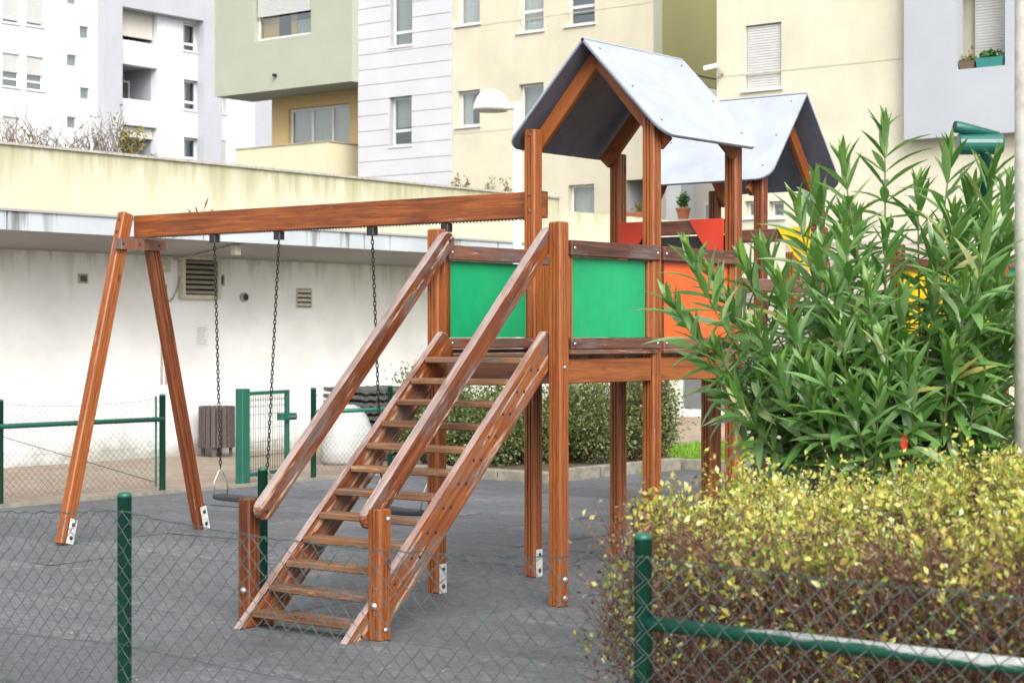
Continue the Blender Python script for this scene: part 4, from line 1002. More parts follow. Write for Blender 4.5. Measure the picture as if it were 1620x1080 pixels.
# stair: newels, stringers, treads, handrails
YN = -1.62
xnr, xnl = -0.005, -1.02
for x in (xnr, xnl):
    o = beam('newel', (x, YN, 0), (x, YN, 0.715), PW, PW, M_WOOD, pt, c=0.010, groove=2)
    bolt(o, (x-0.0, YN-PW/2, 0.19), (0, -1, 0), 0.017); bolt(o, (x+PW/2, YN+0.02, 0.66), (1, 0, 0), 0.012)
    if x == xnr: bolt(o, (x+PW/2, YN, 0.06), (1, 0, 0), 0.012)
sdir = Vector((0, 1.775, 1.68)).normalized(); sn = Vector((0, -sdir.z, sdir.y))  # normal, up and to the front
SX = (-0.078, -0.903)
for x in SX:
    a = Vector((x, -1.83, 0.0)); b = Vector((x, -0.055, 1.68)); L = (b-a).length
    M = frame(a, b, (1, 0, 0))      # local y is z x x
    ly = Vector((M[0][1], M[1][1], M[2][1])); s = -1 if ly.dot(sn) > 0 else 1
    dp = 0.19; tg = sdir.y/sdir.z      # plumb cut on the ground
    prof = [(0, 0.0), (0, L), (s*0.05, L+0.025), (s*dp, L-0.03), (s*dp, dp*tg)]
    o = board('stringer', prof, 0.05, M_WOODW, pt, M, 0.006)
    ox = 0.026 if x > -.5 else -0.026
    for k in range(12):
        zc = 0.098+k*0.1293
        c = a+sdir*((zc-0.02)/sdir.z)-sn*0.085+sdir*0.015
        for dd in (-0.034, 0.034):
            q = c+Vector((ox, dd, 0.0)); bolt(o, q, (1 if ox > 0 else -1, 0, 0), 0.0075, M_BOLT)
for k in range(12):
    zt_ = 0.098+k*0.1293
    c = Vector((0, -1.83, 0))+sdir*((zt_-0.02)/sdir.z)-sn*0.075
    xl_, xr_ = SX[1]+0.027, SX[0]-0.027
    beam('tread', (xl_, c.y+0.02, zt_-0.019+random.uniform(-.002, .002)), (xr_, c.y+0.02, zt_-0.019+random.uniform(-.002, .002)), 0.135, 0.038, M_WOODT, pt, (0, 1, 0), c=0.006)
for x, xn in ((-0.079, xnr), (-0.901, xnl)):
    a = Vector((x, YN-0.005, 0.655)); b = Vector((x, 0.0, 2.265)); M = frame(a, b, (1, 0, 0)); L = (b-a).length; h = 0.055
    prof = [(-h*math.cos(t), -h*math.sin(t)) for t in np.linspace(0, math.pi, 9)]+[(h*math.cos(t), L+h*math.sin(t)) for t in np.linspace(0, math.pi, 9)]
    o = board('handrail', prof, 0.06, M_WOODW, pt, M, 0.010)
    for q in (a, b): bolt(o, q+Vector((0.0305, 0, 0)), (1, 0, 0), 0.010, M_BOLT)
# ================================================================== SWING FRAME
YB = VS+PW/2+0.042
XL = -5.15
sf = thing('swing_set', 'long brown wooden beam on a splayed pair of legs, carrying two swings', 'swing set', (-3, YB, 0))
bmo = beam('beam', (XL-0.06, YB, 2.56), (-US+0.035, YB, 2.56), 0.075, 0.185, M_WOODB, sf, (0, 1, 0), c=0.006)
def leg(y0, y1, ztop, x, lean=0.0):
    o = beam('leg', (x, y0, 0.0), (x-lean, y1, ztop), 0.11, 0.085, M_WOOD, sf, (0, 1, 0), c=0.009, groove=2)
    d = (Vector((x-lean, y1, ztop))-Vector((x, y0, 0))).normalized()
    xx = x+0.085/2
    p0 = Vector((xx+0.005, y0+0.03, 0.003)); p1 = p0+d*0.20
    b = beam('foot_bracket', p0, p1, 0.07, 0.008, M_BRACKET, o, (0, 1, 0), c=0.002)
    for t in (0.05, 0.155): bolt(b, p0+d*t+Vector((0.004, 0, 0)), (1, 0, 0), 0.014, M_BOLT)
    return o
l1_ = leg(0.27, 0.975, 2.665, XL+0.035, 0.075); l2_ = leg(1.73, 1.225, 2.42, XL+0.035, 0.055)
for z in (2.61, 2.51): bolt(l1_, (XL-0.04, 0.975-0.055-(2.655-z)*0.27, z), (0, -1, 0), 0.014, M_BOLT)
pl = MB().box(XL+0.022, XL+0.043, 0.80, 1.34, 2.365, 2.455, 0.003).build('tie_plate', M_WOODG, sf)
for y in (0.88, 1.05, 1.26): bolt(pl, (XL+0.043, y, 2.41), (1, 0, 0), 0.010, M_BOLT)
# saw-tooth anti-climb strip under the beam
m = MB(); xx = XL+0.16
while xx < -US-0.05:
    m.loft([[(xx, YB-0.03, 2.466), (xx+0.018, YB-0.03, 2.466), (xx+0.018, YB-0.028, 2.466), (xx, YB-0.028, 2.466)], [(xx+0.007, YB-0.03, 2.455), (xx+0.011, YB-0.03, 2.455), (xx+0.011, YB-0.028, 2.455), (xx+0.007, YB-0.028, 2.455)]]); xx += 0.032
tag(m.build('toothed_strip', M_BOLT, sf), kind='stuff')
hx = (-4.27, -3.54, -2.56, -1.836)
for x in hx:
    h_ = MB().box(x-0.035, x+0.035, YB-0.03, YB+0.03, 2.40, 2.4655, 0.006).build('swing_hanger', M_BOLT, sf)
# ================================================================== SWINGS
def chain(m, p0, p1):
    L = (p1-p0).length; ll = 0.042; n = int(L/(ll*0.78)); F0 = frame(p0, p1, (1, 0, 0))
    for i in range(n):
        zc = (i+0.5)*L/n; rot = math.pi/2*(i % 2)+0.5; pts = []
        for t in np.linspace(0, 2*math.pi, 10, endpoint=False):
            x = 0.0095*math.cos(t); z = zc+(ll/2-0.0095)*(1 if math.sin(t) > 0 else -1)*(abs(math.sin(t))**0.4)+0.0095*math.sin(t)
            pts.append(F0 @ Vector((x*math.cos(rot), x*math.sin(rot), z)))
        k = 4; b0 = len(m.v); c = F0 @ Vector((0, 0, zc)); bn_ = F0.to_3x3() @ Vector((-math.sin(rot), math.cos(rot), 0))
        for j, p_ in enumerate(pts):
            t = (pts[(j+1) % 10]-pts[j-1]).normalized(); q = t.cross(bn_)
            for a in range(k): m.v.append(tuple(p_+(bn_*math.cos(a*math.pi/2)+q*math.sin(a*math.pi/2))*0.0042))
        for j in range(10):
            for a in range(k):
                m.f.append((b0+j*k+a, b0+j*k+(a+1) % k, b0+((j+1) % 10)*k+(a+1) % k, b0+((j+1) % 10)*k+a))
def swing(x0, x1, yo, label, tw=0.0):
    xc = (x0+x1)/2; s = thing('swing', label, 'swing', (xc, YB+yo, 0.36), 'swings hanging from the beam')
    zs_ = 0.385
    for x, sx in ((x0, -0.235), (x1, 0.235)):
        hub = Vector((xc+sx*1.02, YB+yo*0.9+tw*sx, 0.60)); m = MB(); chain(m, Vector((x, YB, 2.40)), hub)
        m.build('chain', M_CHAIN, s)
        m = MB(); st0 = Vector((xc+sx, YB+yo+tw*sx, zs_))
        for dy in (-0.075, 0.075):
            m.tube([hub+Vector((0, 0, 0.012)), hub+Vector((0, dy*0.35, -0.03)), hub+Vector((0, dy*0.9, -0.10)), st0+Vector((0, dy, 0.01))], 0.0055, 6)
        m.build('seat_hanger', M_STEEL, s, True)
    # seat: a rubber slab with rounded ends and a slight dip
    m = MB(); rings = []
    for x in np.linspace(-0.26, 0.26, 15):
        e = abs(x)/0.26; hw = 0.095*(1-0.35*max(0, e-0.8)/0.2); z = zs_-0.012+0.010*e*e; c = Vector((xc+x, YB+yo+tw*x, z))
        rings.append([c+Vector((0, y, zz)) for y, zz in ((-hw, -0.012), (-hw*0.8, -0.022), (hw*0.8, -0.022), (hw, -0.012), (hw, 0.008), (hw*0.85, 0.016), (-hw*0.85, 0.016), (-hw, 0.008))])
    m.loft(rings); m.build('seat', M_RUBBER, s)
    return s
swing(hx[0], hx[1], -0.03, 'black rubber swing seat on chains, the one beside the splayed legs', 0.10)
swing(hx[2], hx[3], -0.05, 'black rubber swing seat on chains, the one seen behind the stair', -0.05)
# ================================================================== SECOND TOWER AND LOW PLATFORM
t2 = thing('rear_play_tower', 'farther roofed wooden play tower standing behind the first one', 'play tower', (-2, 5.3, 0))
X2a, X2b, Y2a, Y2b = -2.52, -1.42, 4.82, 5.84
for x in (X2a, X2b):
    for y in (Y2a, Y2b): post(t2, x, y, 3.02)
M2 = Matrix.Translation((X2b+0.17, (Y2a+Y2b)/2, 3.80)) @ Matrix.Rotation(math.pi/2, 4, 'Z')
roof(t2, M2, 1.32, (X2b-X2a)+0.23, 0.80)
for x in (X2b-PW/2-0.024, X2a+PW/2+0.024): rafter_pair(t2, Y2a, Y2b, x, 2.99, 3.66, 'y', 0.12)
for k in range(9): beam('deck_plank', (X2a+0.05, Y2a+0.06+k*0.112, ZP-0.018), (X2b-0.05, Y2a+0.06+k*0.112, ZP-0.018), 0.105, 0.034, M_WOODT, t2, (0, 1, 0), c=0.004)
for y in (Y2a, Y2b): beam('joist', (X2a+0.05, y, 1.43), (X2b-0.05, y, 1.43), 0.04, 0.15, M_WOOD, t2, (0, 1, 0))
for x in (X2a, X2b): beam('joist', (x, Y2a+0.05, 1.43), (x, Y2b-0.05, 1.43), 0.04, 0.15, M_WOOD, t2, (1, 0, 0))
for k in range(5):
    beam('wall_board', (X2a+0.05, Y2b+0.03, 1.62+k*0.125), (X2b-0.05, Y2b+0.03, 1.62+k*0.125), 0.025, 0.118, M_WHITEB, t2, (0, 1, 0), c=0.004)
lpf = thing('play_platform', 'low wooden play platform with yellow boards behind the oleander', 'play platform', (0, 4.2, 0))
PX = ((-US, 3.28), (0.0, 3.28), (0.28, 4.0), (1.12, 4.0), (1.12, 5.1), (0.28, 5.1), (-US, 4.6))
for x, y in PX: post(lpf, x, y, 2.47 if y < 3.5 else 2.36)
gussets(lpf, -US, 0.0, 3.28, 2.475, M_YELLOW)
for k in range(4):
    beam('wall_board', (-US-0.1, 4.66, 2.0+k*0.125), (0.24, 4.66, 2.0+k*0.125), 0.025, 0.118, M_WHITEB, lpf, (0, 1, 0), c=0.004)
for k in range(11): beam('deck_plank', (-US-0.0, 3.34+k*0.115, ZP-0.018), (0.23, 3.34+k*0.115, ZP-0.018), 0.108, 0.034, M_WOODT, lpf, (0, 1, 0), c=0.004)
for k in range(9): beam('deck_plank', (0.33, 4.07+k*0.115, ZP-0.018), (1.07, 4.07+k*0.115, ZP-0.018), 0.108, 0.034, M_WOODT, lpf, (0, 1, 0), c=0.004)
for y in (4.0, 5.1): beam('joist', (0.33, y, 1.43), (1.07, y, 1.43), 0.04, 0.15, M_WOOD, lpf, (0, 1, 0))
beam('joist', (-US+0.05, 3.28, 1.43), (-0.05, 3.28, 1.43), 0.04, 0.15, M_WOOD, lpf, (0, 1, 0))
for x in (0.0, -US): beam('joist', (x, 3.33, 1.43), (x, 4.55, 1.43), 0.04, 0.15, M_WOOD, lpf, (1, 0, 0))
MB().box(0.34, 1.06, 3.975, 3.995, 1.64, 2.16, 0.003).build('panel', M_YELLOW, lpf)['label'] = 'yellow board glimpsed through the oleander'
for z in (1.60, 2.20): beam('rail', (0.30, 3.955, z), (1.10, 3.955, z), 0.04, 0.08, M_WOODG, lpf, (0, 1, 0))
MB().box(1.125, 1.145, 4.10, 5.02, 1.64, 2.16, 0.003).build('panel', M_GREENP, lpf)
for z in (1.60, 2.20): beam('rail', (1.165, 4.03, z), (1.165, 5.1, z), 0.04, 0.08, M_WOODG, lpf, (1, 0, 0))
# crawl bridge between tower and platform
brg = thing('crawl_bridge', 'short plank bridge joining the roofed tower to the yellow platform', 'bridge', (-0.5, 2.66, 0))
for k in range(9): beam('plank', (-US+0.1, 2.12+k*0.13, ZP-0.05), (-0.1, 2.12+k*0.13, ZP-0.05), 0.115, 0.034, M_WOODT, brg, (0, 1, 0), c=0.004)
for x in (-US+0.06, -0.06):
    beam('side_rail', (x, 2*VS+0.052, 2.02), (x, 3.225, 2.02), 0.04, 0.09, M_WOODG, brg, (1, 0, 0)); beam('bearer', (x, 2*VS+0.052, 1.41), (x, 3.225, 1.41), 0.04, 0.12, M_WOODG, brg, (1, 0, 0))

# ================================================================== LONE POST, FLOODLIGHT, POLE
q = at_d(415.5, 741, 11.0)
tag(steel_post('fence_post', q.x, q.y, q.z, 0.030, M_FENCE, None), 'short dark green steel post right behind the stair newel', 'post')
q = at_d(1538, 228, 16.5)
fl = thing('floodlight', 'dark green drum floodlight with a tapered spot on its top, above the oleander', 'floodlight', (q.x, q.y, 0))
rgt = Vector((CT, ST, 0)); fwd = Vector((-ST, CT, 0))
hz_ = q.z
steel_post('pole', q.x+rgt.x*0.12, q.y+rgt.y*0.12, hz_-0.08, 0.05, M_DGREEN, fl)
dr = MB(); a = Vector((q.x, q.y, hz_))-rgt*0.13; b = Vector((q.x, q.y, hz_))+rgt*0.27
dr.tube([a, a+rgt*0.01, b-rgt*0.02, b], [0.085, 0.095, 0.095, 0.08], 18); dr.build('drum', M_DGREEN, fl)
a = Vector((q.x, q.y, hz_+0.15))-rgt*0.17-fwd*0.05; b = Vector((q.x, q.y, hz_+0.09))+rgt*0.24
sp_ = MB().tube([a, a+(b-a)*0.03, a+(b-a)*0.3, b], [0.052, 0.055, 0.048, 0.018], 14).build('spot', M_DGREEN, fl, True)
n_ = (a-b).normalized(); MB().tube([a+n_*0.001, a+n_*0.004], 0.045, 14).build('spot_lens', M_RUBBER, sp_)
q = at_d(1629, 600, 8.0)
pm = MB().lathe([(0.066, 0), (0.064, 2.0), (0.062, 5.2), (0.03, 5.22)], (q.x, q.y, 0.03), 24)
tag(pm.build('concrete_pole', M_POLE, None, True), 'pale weathered concrete pole rising beside the oleander', 'pole')

# ================================================================== FRONT FENCE
YF = -4.49
ff_ = thing('front_fence', 'low green chain-link fence in front of the court and hedge', 'fence', (2.5, YF, 0))
fp = (-3.42, -1.06, 1.305, 3.665, 6.03)
for x in fp: steel_post('post', x, YF, 1.055, 0.027, M_FENCE, ff_)
netting('netting', ff_, 'x', YF-0.032, fp[0], fp[3], 1.0, -0.02, 0.0019, M_WIRE, posts=fp[:4], sag=0.055)
netting('netting', ff_, 'x', YF-0.032, fp[3], fp[4], 1.0, -0.02, 0.0019, M_WIRE, posts=fp[3:], sag=0.02)
r = MB().tube([(fp[3]+0.02, YF+0.0, 0.795), (fp[4]-0.02, YF+0.0, 0.795)], 0.0225, 14).build('rail', M_FENCEW, ff_, True)

# ================================================================== VEGETATION
def rot_to(d):      # (n,3) unit directions -> three axis arrays (x, y=d, z)
    h = np.where(np.abs(d[:, 2:3]) > 0.95, np.array([[1.0, 0, 0]]), np.array([[0, 0, 1.0]]))
    x = np.cross(d, h); x /= np.linalg.norm(x, axis=1)[:, None]; z = np.cross(x, d); return x, z
def sticks(A, B, r0, r1):
    """thin three-sided twigs from A to B"""
    n = len(A); d = B-A; L = np.linalg.norm(d, axis=1)[:, None]; d = d/np.maximum(L, 1e-6); x, z = rot_to(d)
    V = np.zeros((n, 6, 3))
    for j in range(3):
        a = 2*np.pi*j/3; o = x*np.cos(a)+z*np.sin(a); V[:, j] = A+o*np.reshape(r0, (-1, 1)); V[:, 3+j] = B+o*np.reshape(r1, (-1, 1))
    base = (np.arange(n)*6)[:, None]
    F = np.concatenate([base+np.array([[0, 1, 4, 3]]), base+np.array([[1, 2, 5, 4]]), base+np.array([[2, 0, 3, 5]])])
    return V.reshape(-1, 3), F
def rhombi(P, D, L, wr=0.5, fold=0.25):
    """folded leaves: two triangles sharing the midrib"""
    n = len(P); x, z = rot_to(D); roll = RNG.uniform(0, 2*np.pi, n)[:, None]
    s = x*np.cos(roll)+z*np.sin(roll); u_ = np.cross(s, D); L = L[:, None]
    V = np.zeros((n, 4, 3)); V[:, 0] = P; V[:, 1] = P+D*L*.5+s*L*wr*.5+u_*L*fold*.3; V[:, 2] = P+D*L; V[:, 3] = P+D*L*.5-s*L*wr*.5+u_*L*fold*.3
    b = (np.arange(n)*4)[:, None]
    return V.reshape(-1, 3), np.concatenate([b+np.array([[0, 1, 2]]), b+np.array([[0, 2, 3]])])
def np_mesh(name, V, F, mat, parent=None, kind=None, smooth=False):
    me = bpy.data.meshes.new(name); n = len(V); k = F.shape[1]
    me.vertices.add(n); me.vertices.foreach_set('co', np.ascontiguousarray(V, dtype=np.float32).ravel())
    me.loops.add(F.size); me.loops.foreach_set('vertex_index', np.ascontiguousarray(F, dtype=np.int32).ravel())
    me.polygons.add(len(F)); me.polygons.foreach_set('loop_start', np.arange(0, F.size, k, dtype=np.int32)); me.polygons.foreach_set('loop_total', np.full(len(F), k, dtype=np.int32))
    me.update(calc_edges=True); me.validate(); me.materials.append(mat)
    if smooth: me.polygons.foreach_set('use_smooth', np.ones(len(F), dtype=bool))
    o = link(bpy.data.objects.new(name, me), parent)
    if kind: o['kind'] = kind
    return o
def unit(a): return a/np.maximum(np.linalg.norm(a, axis=-1, keepdims=True), 1e-9)

# ---- shrubs behind the court
def shrub(px, Y, wd, h, n, label, group=None, squash=1.0):
    c = at_d(px, 532, Y); z0 = 0.10
    t = thing('shrub', label, 'shrub', (c.x, c.y, z0), group)
    base = np.array([c.x, c.y, z0]); k = 46
    # stems fan out into lumpy clumps
    an = RNG.uniform(0, 2*np.pi, k); rr = np.sqrt(RNG.uniform(0.05, 1, k))*wd/2*RNG.uniform(0.8, 1.15, k); hh = h*(0.45+0.5*np.sqrt(np.maximum(0, 1-(rr/(wd/2))**2)))*RNG.uniform(0.6, 1.05, k)
    tips = base+np.stack([np.cos(an)*rr, np.sin(an)*rr*squash, hh], 1)
    A = base+np.stack([np.cos(an)*rr*0.22, np.sin(an)*rr*0.22, np.zeros(k)], 1); mid = A+(tips-A)*0.5+RNG.normal(0, 0.04, (k, 3))
    V1, F1 = sticks(A, mid, np.full(k, 0.012), np.full(k, 0.008)); V2, F2 = sticks(mid, tips, np.full(k, 0.008), np.full(k, 0.003))
    np_mesh('stems', np.concatenate([V1, V2]), np.concatenate([F1, F2+len(V1)]), M_TWIG, t)
    ci = RNG.integers(0, k, n); tt = RNG.uniform(-0.5, 1.05, n)[:, None]
    P = mid[ci]*(1-tt)+tips[ci]*tt + RNG.normal(0, 0.10, (n, 3))*np.array([1, 1, 0.8]); P[:, 2] = np.maximum(P[:, 2], z0+0.03)
    D = unit(unit(P-(base+np.array([0, 0, h*0.35])))*0.8+RNG.normal(0, 0.6, (n, 3)))
    V, F = rhombi(P, D, RNG.uniform(0.025, 0.055, n), 0.65)
    np_mesh('crown', V, F, M_SHRUB, t, 'stuff'); return t
shrub(682, 22.7, 1.1, 1.30, 11000, 'dense green shrub against the far fence, seen between the stair treads')
shrub(750, 22.3, 1.3, 1.05, 12500, 'broad low green shrub at the bed kerb, under the middle of the stair')
shrub(822, 22.7, 1.1, 1.25, 11000, 'green shrub at the bed kerb, beside the tall grooved posts')
shrub(920, 22.9, 1.25, 1.28, 13500, 'rounded green shrub under the deck, between the corner post and rear post')
shrub(1005, 23.2, 0.62, 1.40, 5600, 'narrow pale-leaved shrub under the deck, beside the lawn')
shrub(1048, 23.4, 0.45, 1.35, 2600, 'thin upright shrub at the edge of the lawn')

# ---- hedge
hg = thing('hedge', 'clipped twiggy hedge with yellow-green new tips behind the wire fence', 'hedge', (4.8, -3.0, 0.03))
def hedge_top(x, y):
    return 1.13+0.055*np.sin(x*2.3+y*1.1)+0.06*np.sin(x*5.1-y*3.7+1.0)+0.045*np.sin(y*4.3+2)+0.03*np.sin(x*13+y*9)
HX0, HX1, HY0, HY1 = 3.40, 7.1, -4.33, -1.75
def hedge_left(y, z):     # ragged left-hand outline leaning back with Y
    return HX0-0.30*np.clip((y-HY0)/0.9, 0, 1)+0.05*np.sin(z*9+y*5)+0.05*np.sin(z*17)
# twigs: upright, forking
n = 24000
y = HY0+(HY1-HY0)*RNG.uniform(0, 1, n)**1.7; z = RNG.uniform(0.05, 0.98, n)
x = hedge_left(y, z)+0.02+(HX1-HX0)*RNG.uniform(0, 1, n)**1.05
d = unit(np.stack([RNG.normal(0, .45, n), RNG.normal(0, .45, n), np.abs(RNG.normal(.8, .45, n))], 1)); L = RNG.uniform(0.07, 0.28, n)[:, None]
A = np.stack([x, y, z], 1); B = A+d*L; zt_h = hedge_top(B[:, 0], B[:, 1]); B[:, 2] = np.minimum(B[:, 2], zt_h+0.0)
V1, F1 = sticks(A, B, RNG.uniform(0.0014, 0.0034, n), np.full(n, 0.0010))
# thick old stems
m_ = 260
y = RNG.uniform(HY0+0.2, HY1-0.2, m_); x = RNG.uniform(HX0+0.1, HX1, m_); A = np.stack([x, y, np.full(m_, 0.02)], 1)
B = A+np.stack([RNG.normal(0, .14, m_), RNG.normal(0, .14, m_), RNG.uniform(.45, .9, m_)], 1)
V2, F2 = sticks(A, B, RNG.uniform(0.006, 0.012, m_), np.full(m_, 0.004))
np_mesh('twigs', np.concatenate([V1, V2]), np.concatenate([F1, F2+len(V1)]), M_TWIG, hg, 'stuff')
# new shoots over the top and upper front
def shoots(n, ys, zfun, xs, up, ln, per, lsz, mat, name):
    x = xs(n); y = ys(n); z = zfun(x, y, n); A = np.stack([x, y, z], 1)
    d = unit(np.stack([RNG.normal(0, .35, n), RNG.normal(-.08, .35, n), np.full(n, up)], 1)); L = RNG.uniform(*ln, n)*np.where(RNG.uniform(0, 1, n) < 0.10, 1.8, 1.0)
    B = A+d*L[:, None]
    t = np.tile(np.linspace(0.1, 1.0, per), n)+RNG.normal(0, .05, per*n); i = np.repeat(np.arange(n), per)
    P = A[i]+d[i]*(L[i]*t)[:, None]
    D = unit(d[i]*0.55+unit(RNG.normal(0, 1, (n*per, 3)))*0.8); s = RNG.uniform(lsz[0], lsz[1], n*per)*(1.15-0.45*t)
    P = P+D*0.004
    V, F = rhombi(P, D, s, 0.58, 0.35)
    np_mesh(name, V, F, mat, hg, 'stuff'); return A, B
xs = lambda n: hedge_left(np.full(n, -3.6), np.full(n, 1.0))+(HX1-HX0)*RNG.uniform(0, 1, n)**1.05
def xs_wide(n): return HX0-0.28+(HX1-HX0)*RNG.uniform(0, 1, n)
def top_ok(x, y): return x > hedge_left(y, np.full_like(x, 1.0))
ST_ = []
def ytop(n): return HY0+(HY1-HY0)*RNG.uniform(0, 1, n)**1.25
def ztop_f(x, y, n):
    e = np.clip((y-HY0)/0.35, 0, 1); return hedge_top(x, y)-0.10-(1-e)*(0.04+0.30*np.clip(np.sin(x*4.1+0.7)*0.6+np.sin(x*9.7)*0.4, 0, 1)*RNG.uniform(0, 1, n))-RNG.uniform(0, 0.10, n)
class _S: pass
xx_hold = {}
def make_top(n, mat, name, lo, hi, per, lsz, zoff=0.0):
    y = ytop(n); x = hedge_left(y, np.full(n, 1.0))+(HX1-HX0)*RNG.uniform(0, 1, n)
    keep = (np.sin(x*6.3+y*4.0)+np.sin(x*2.7-y*7.3+2.0)+RNG.normal(0, .8, n)) > -0.9
    if mat is not M_HOLD:      # the clipped front edge is mostly bare brown twigs
        front = np.clip((y-HY0-0.12)/0.55, 0, 1); pat = 0.5+0.5*np.sin(x*3.6+1.3)*np.sin(x*1.7)
        keep &= RNG.uniform(0, 1, n) < (0.16+0.30*pat)*(1-front)+front
    x = x[keep]; y = y[keep]; n = int(keep.sum())
    return shoots(n, lambda k: y, lambda a, b, k: ztop_f(a, b, k)+zoff, lambda k: x, 1.0, (lo, hi), per, lsz, mat, name)
a1 = make_top(6600, M_HTOP, 'new_leaves', 0.06, 0.17, 12, (0.014, 0.042))
a2 = make_top(1500, M_HGREEN, 'green_leaves', 0.06, 0.18, 11, (0.018, 0.034), -0.02)
a3 = make_top(3400, M_HOLD, 'old_leaves', 0.06, 0.15, 9, (0.014, 0.028), -0.05)
A = np.concatenate([a1[0], a2[0], a3[0]]); B = np.concatenate([a1[1], a2[1], a3[1]])
V, F = sticks(A-np.array([0, 0, 0.06]), B, np.full(len(A), 0.0015), np.full(len(A), 0.0007)); np_mesh('shoot_stems', V, F, M_TWIG, hg, 'stuff')
# leaves down the front and left faces, in loose clusters
def clusters(nc, per, mat, name, zr, sd, lsz, front=0.75):
    f = RNG.uniform(0, 1, nc) < front
    z = RNG.uniform(*zr, nc); y = np.where(f, HY0+np.abs(RNG.normal(0, .12, nc)), RNG.uniform(HY0, HY1, nc))
    x = np.where(f, HX0+(HX1-HX0)*RNG.uniform(0, 1, nc)**1.1, hedge_left(y, z)+np.abs(RNG.normal(0, .08, nc)))
    i = np.repeat(np.arange(nc), per); c = np.stack([x, y, z], 1)[i]+RNG.normal(0, sd, (nc*per, 3))
    c[:, 1] = np.maximum(c[:, 1], YF+0.05)
    D = unit(RNG.normal(0, 1, (nc*per, 3))+np.array([[0, -.4, .4]])); V, F = rhombi(c, D, RNG.uniform(*lsz, nc*per), 0.58, 0.35)
    np_mesh(name, V, F, mat, hg, 'stuff')
clusters(340, 14, M_HGREEN, 'front_green_leaves', (0.10, 1.0), 0.04, (0.015, 0.036), 0.62)
clusters(2000, 10, M_HOLD, 'front_old_leaves', (0.08, 1.05), 0.06, (0.012, 0.024), 0.8)
clusters(330, 12, M_HTOP, 'front_new_leaves', (0.66, 1.04), 0.045, (0.016, 0.030), 0.72)

# ---- oleander
oc = at_d(1425, 532, 8.6); ob = np.array([oc.x, oc.y, 0.03])
ol = thing('oleander', 'tall leafy oleander bush with long narrow green leaves', 'bush', ob)
tips_px = [(1400, 205, 8.6), (1335, 255, 8.4), (1292, 300, 8.7), (1503, 245, 8.5), (1572, 262, 8.7), (1596, 300, 8.4), (1262, 330, 8.2), (1093, 405, 8.1), (1062, 478, 8.1),
 (1130, 440, 8.4), (1178, 415, 8.4), (1212, 400, 8.6), (1452, 300, 8.9), (1540, 300, 8.8), (1590, 380, 8.4), (1236, 450, 8.2), (1350, 350, 8.5), (1300, 400, 8.2),
 (1400, 380, 8.2), (1480, 380, 8.3), (1555, 400, 8.3), (1595, 480, 8.3), (1140, 560, 8.1), (1165, 625, 8.0), (1235, 590, 7.95), (1285, 640, 7.9), (1335, 530, 7.9),
 (1400, 540, 7.85), (1445, 620, 7.85), (1505, 560, 7.9), (1550, 620, 8.0), (1480, 460, 8.0), (1375, 460, 7.95), (1255, 520, 8.0), (1200, 520, 8.1), (1590, 560, 8.2), (1320, 460, 8.0), (1430, 480, 8.1), (1540, 500, 8.0),
 (1350, 620, 7.8), (1580, 610, 8.3), (1100, 520, 8.3), (1160, 480, 8.5), (1390, 620, 7.8), (1310, 590, 7.8), (1205, 610, 8.2)]
tips = [np.array(at_d(*t)) for t in tips_px]
for k in range(46):     # the bulk behind: more shoots through the crown's volume
    an = RNG.uniform(0, 2*np.pi); rr = 0.80*np.sqrt(RNG.uniform(0.0, 1)); z = RNG.uniform(1.15, 2.2)
    lim = 0.88*math.sin(math.pi*min(1, max(0.08, (z-0.35)/2.5)))**0.6
    tips.append(ob+np.array([math.cos(an)*rr*lim/0.8, math.sin(an)*rr*lim/0.8, z]))
LP, LD, LN, LL, LY = [], [], [], [], []
stem_m = MB(); trunk_m = MB()
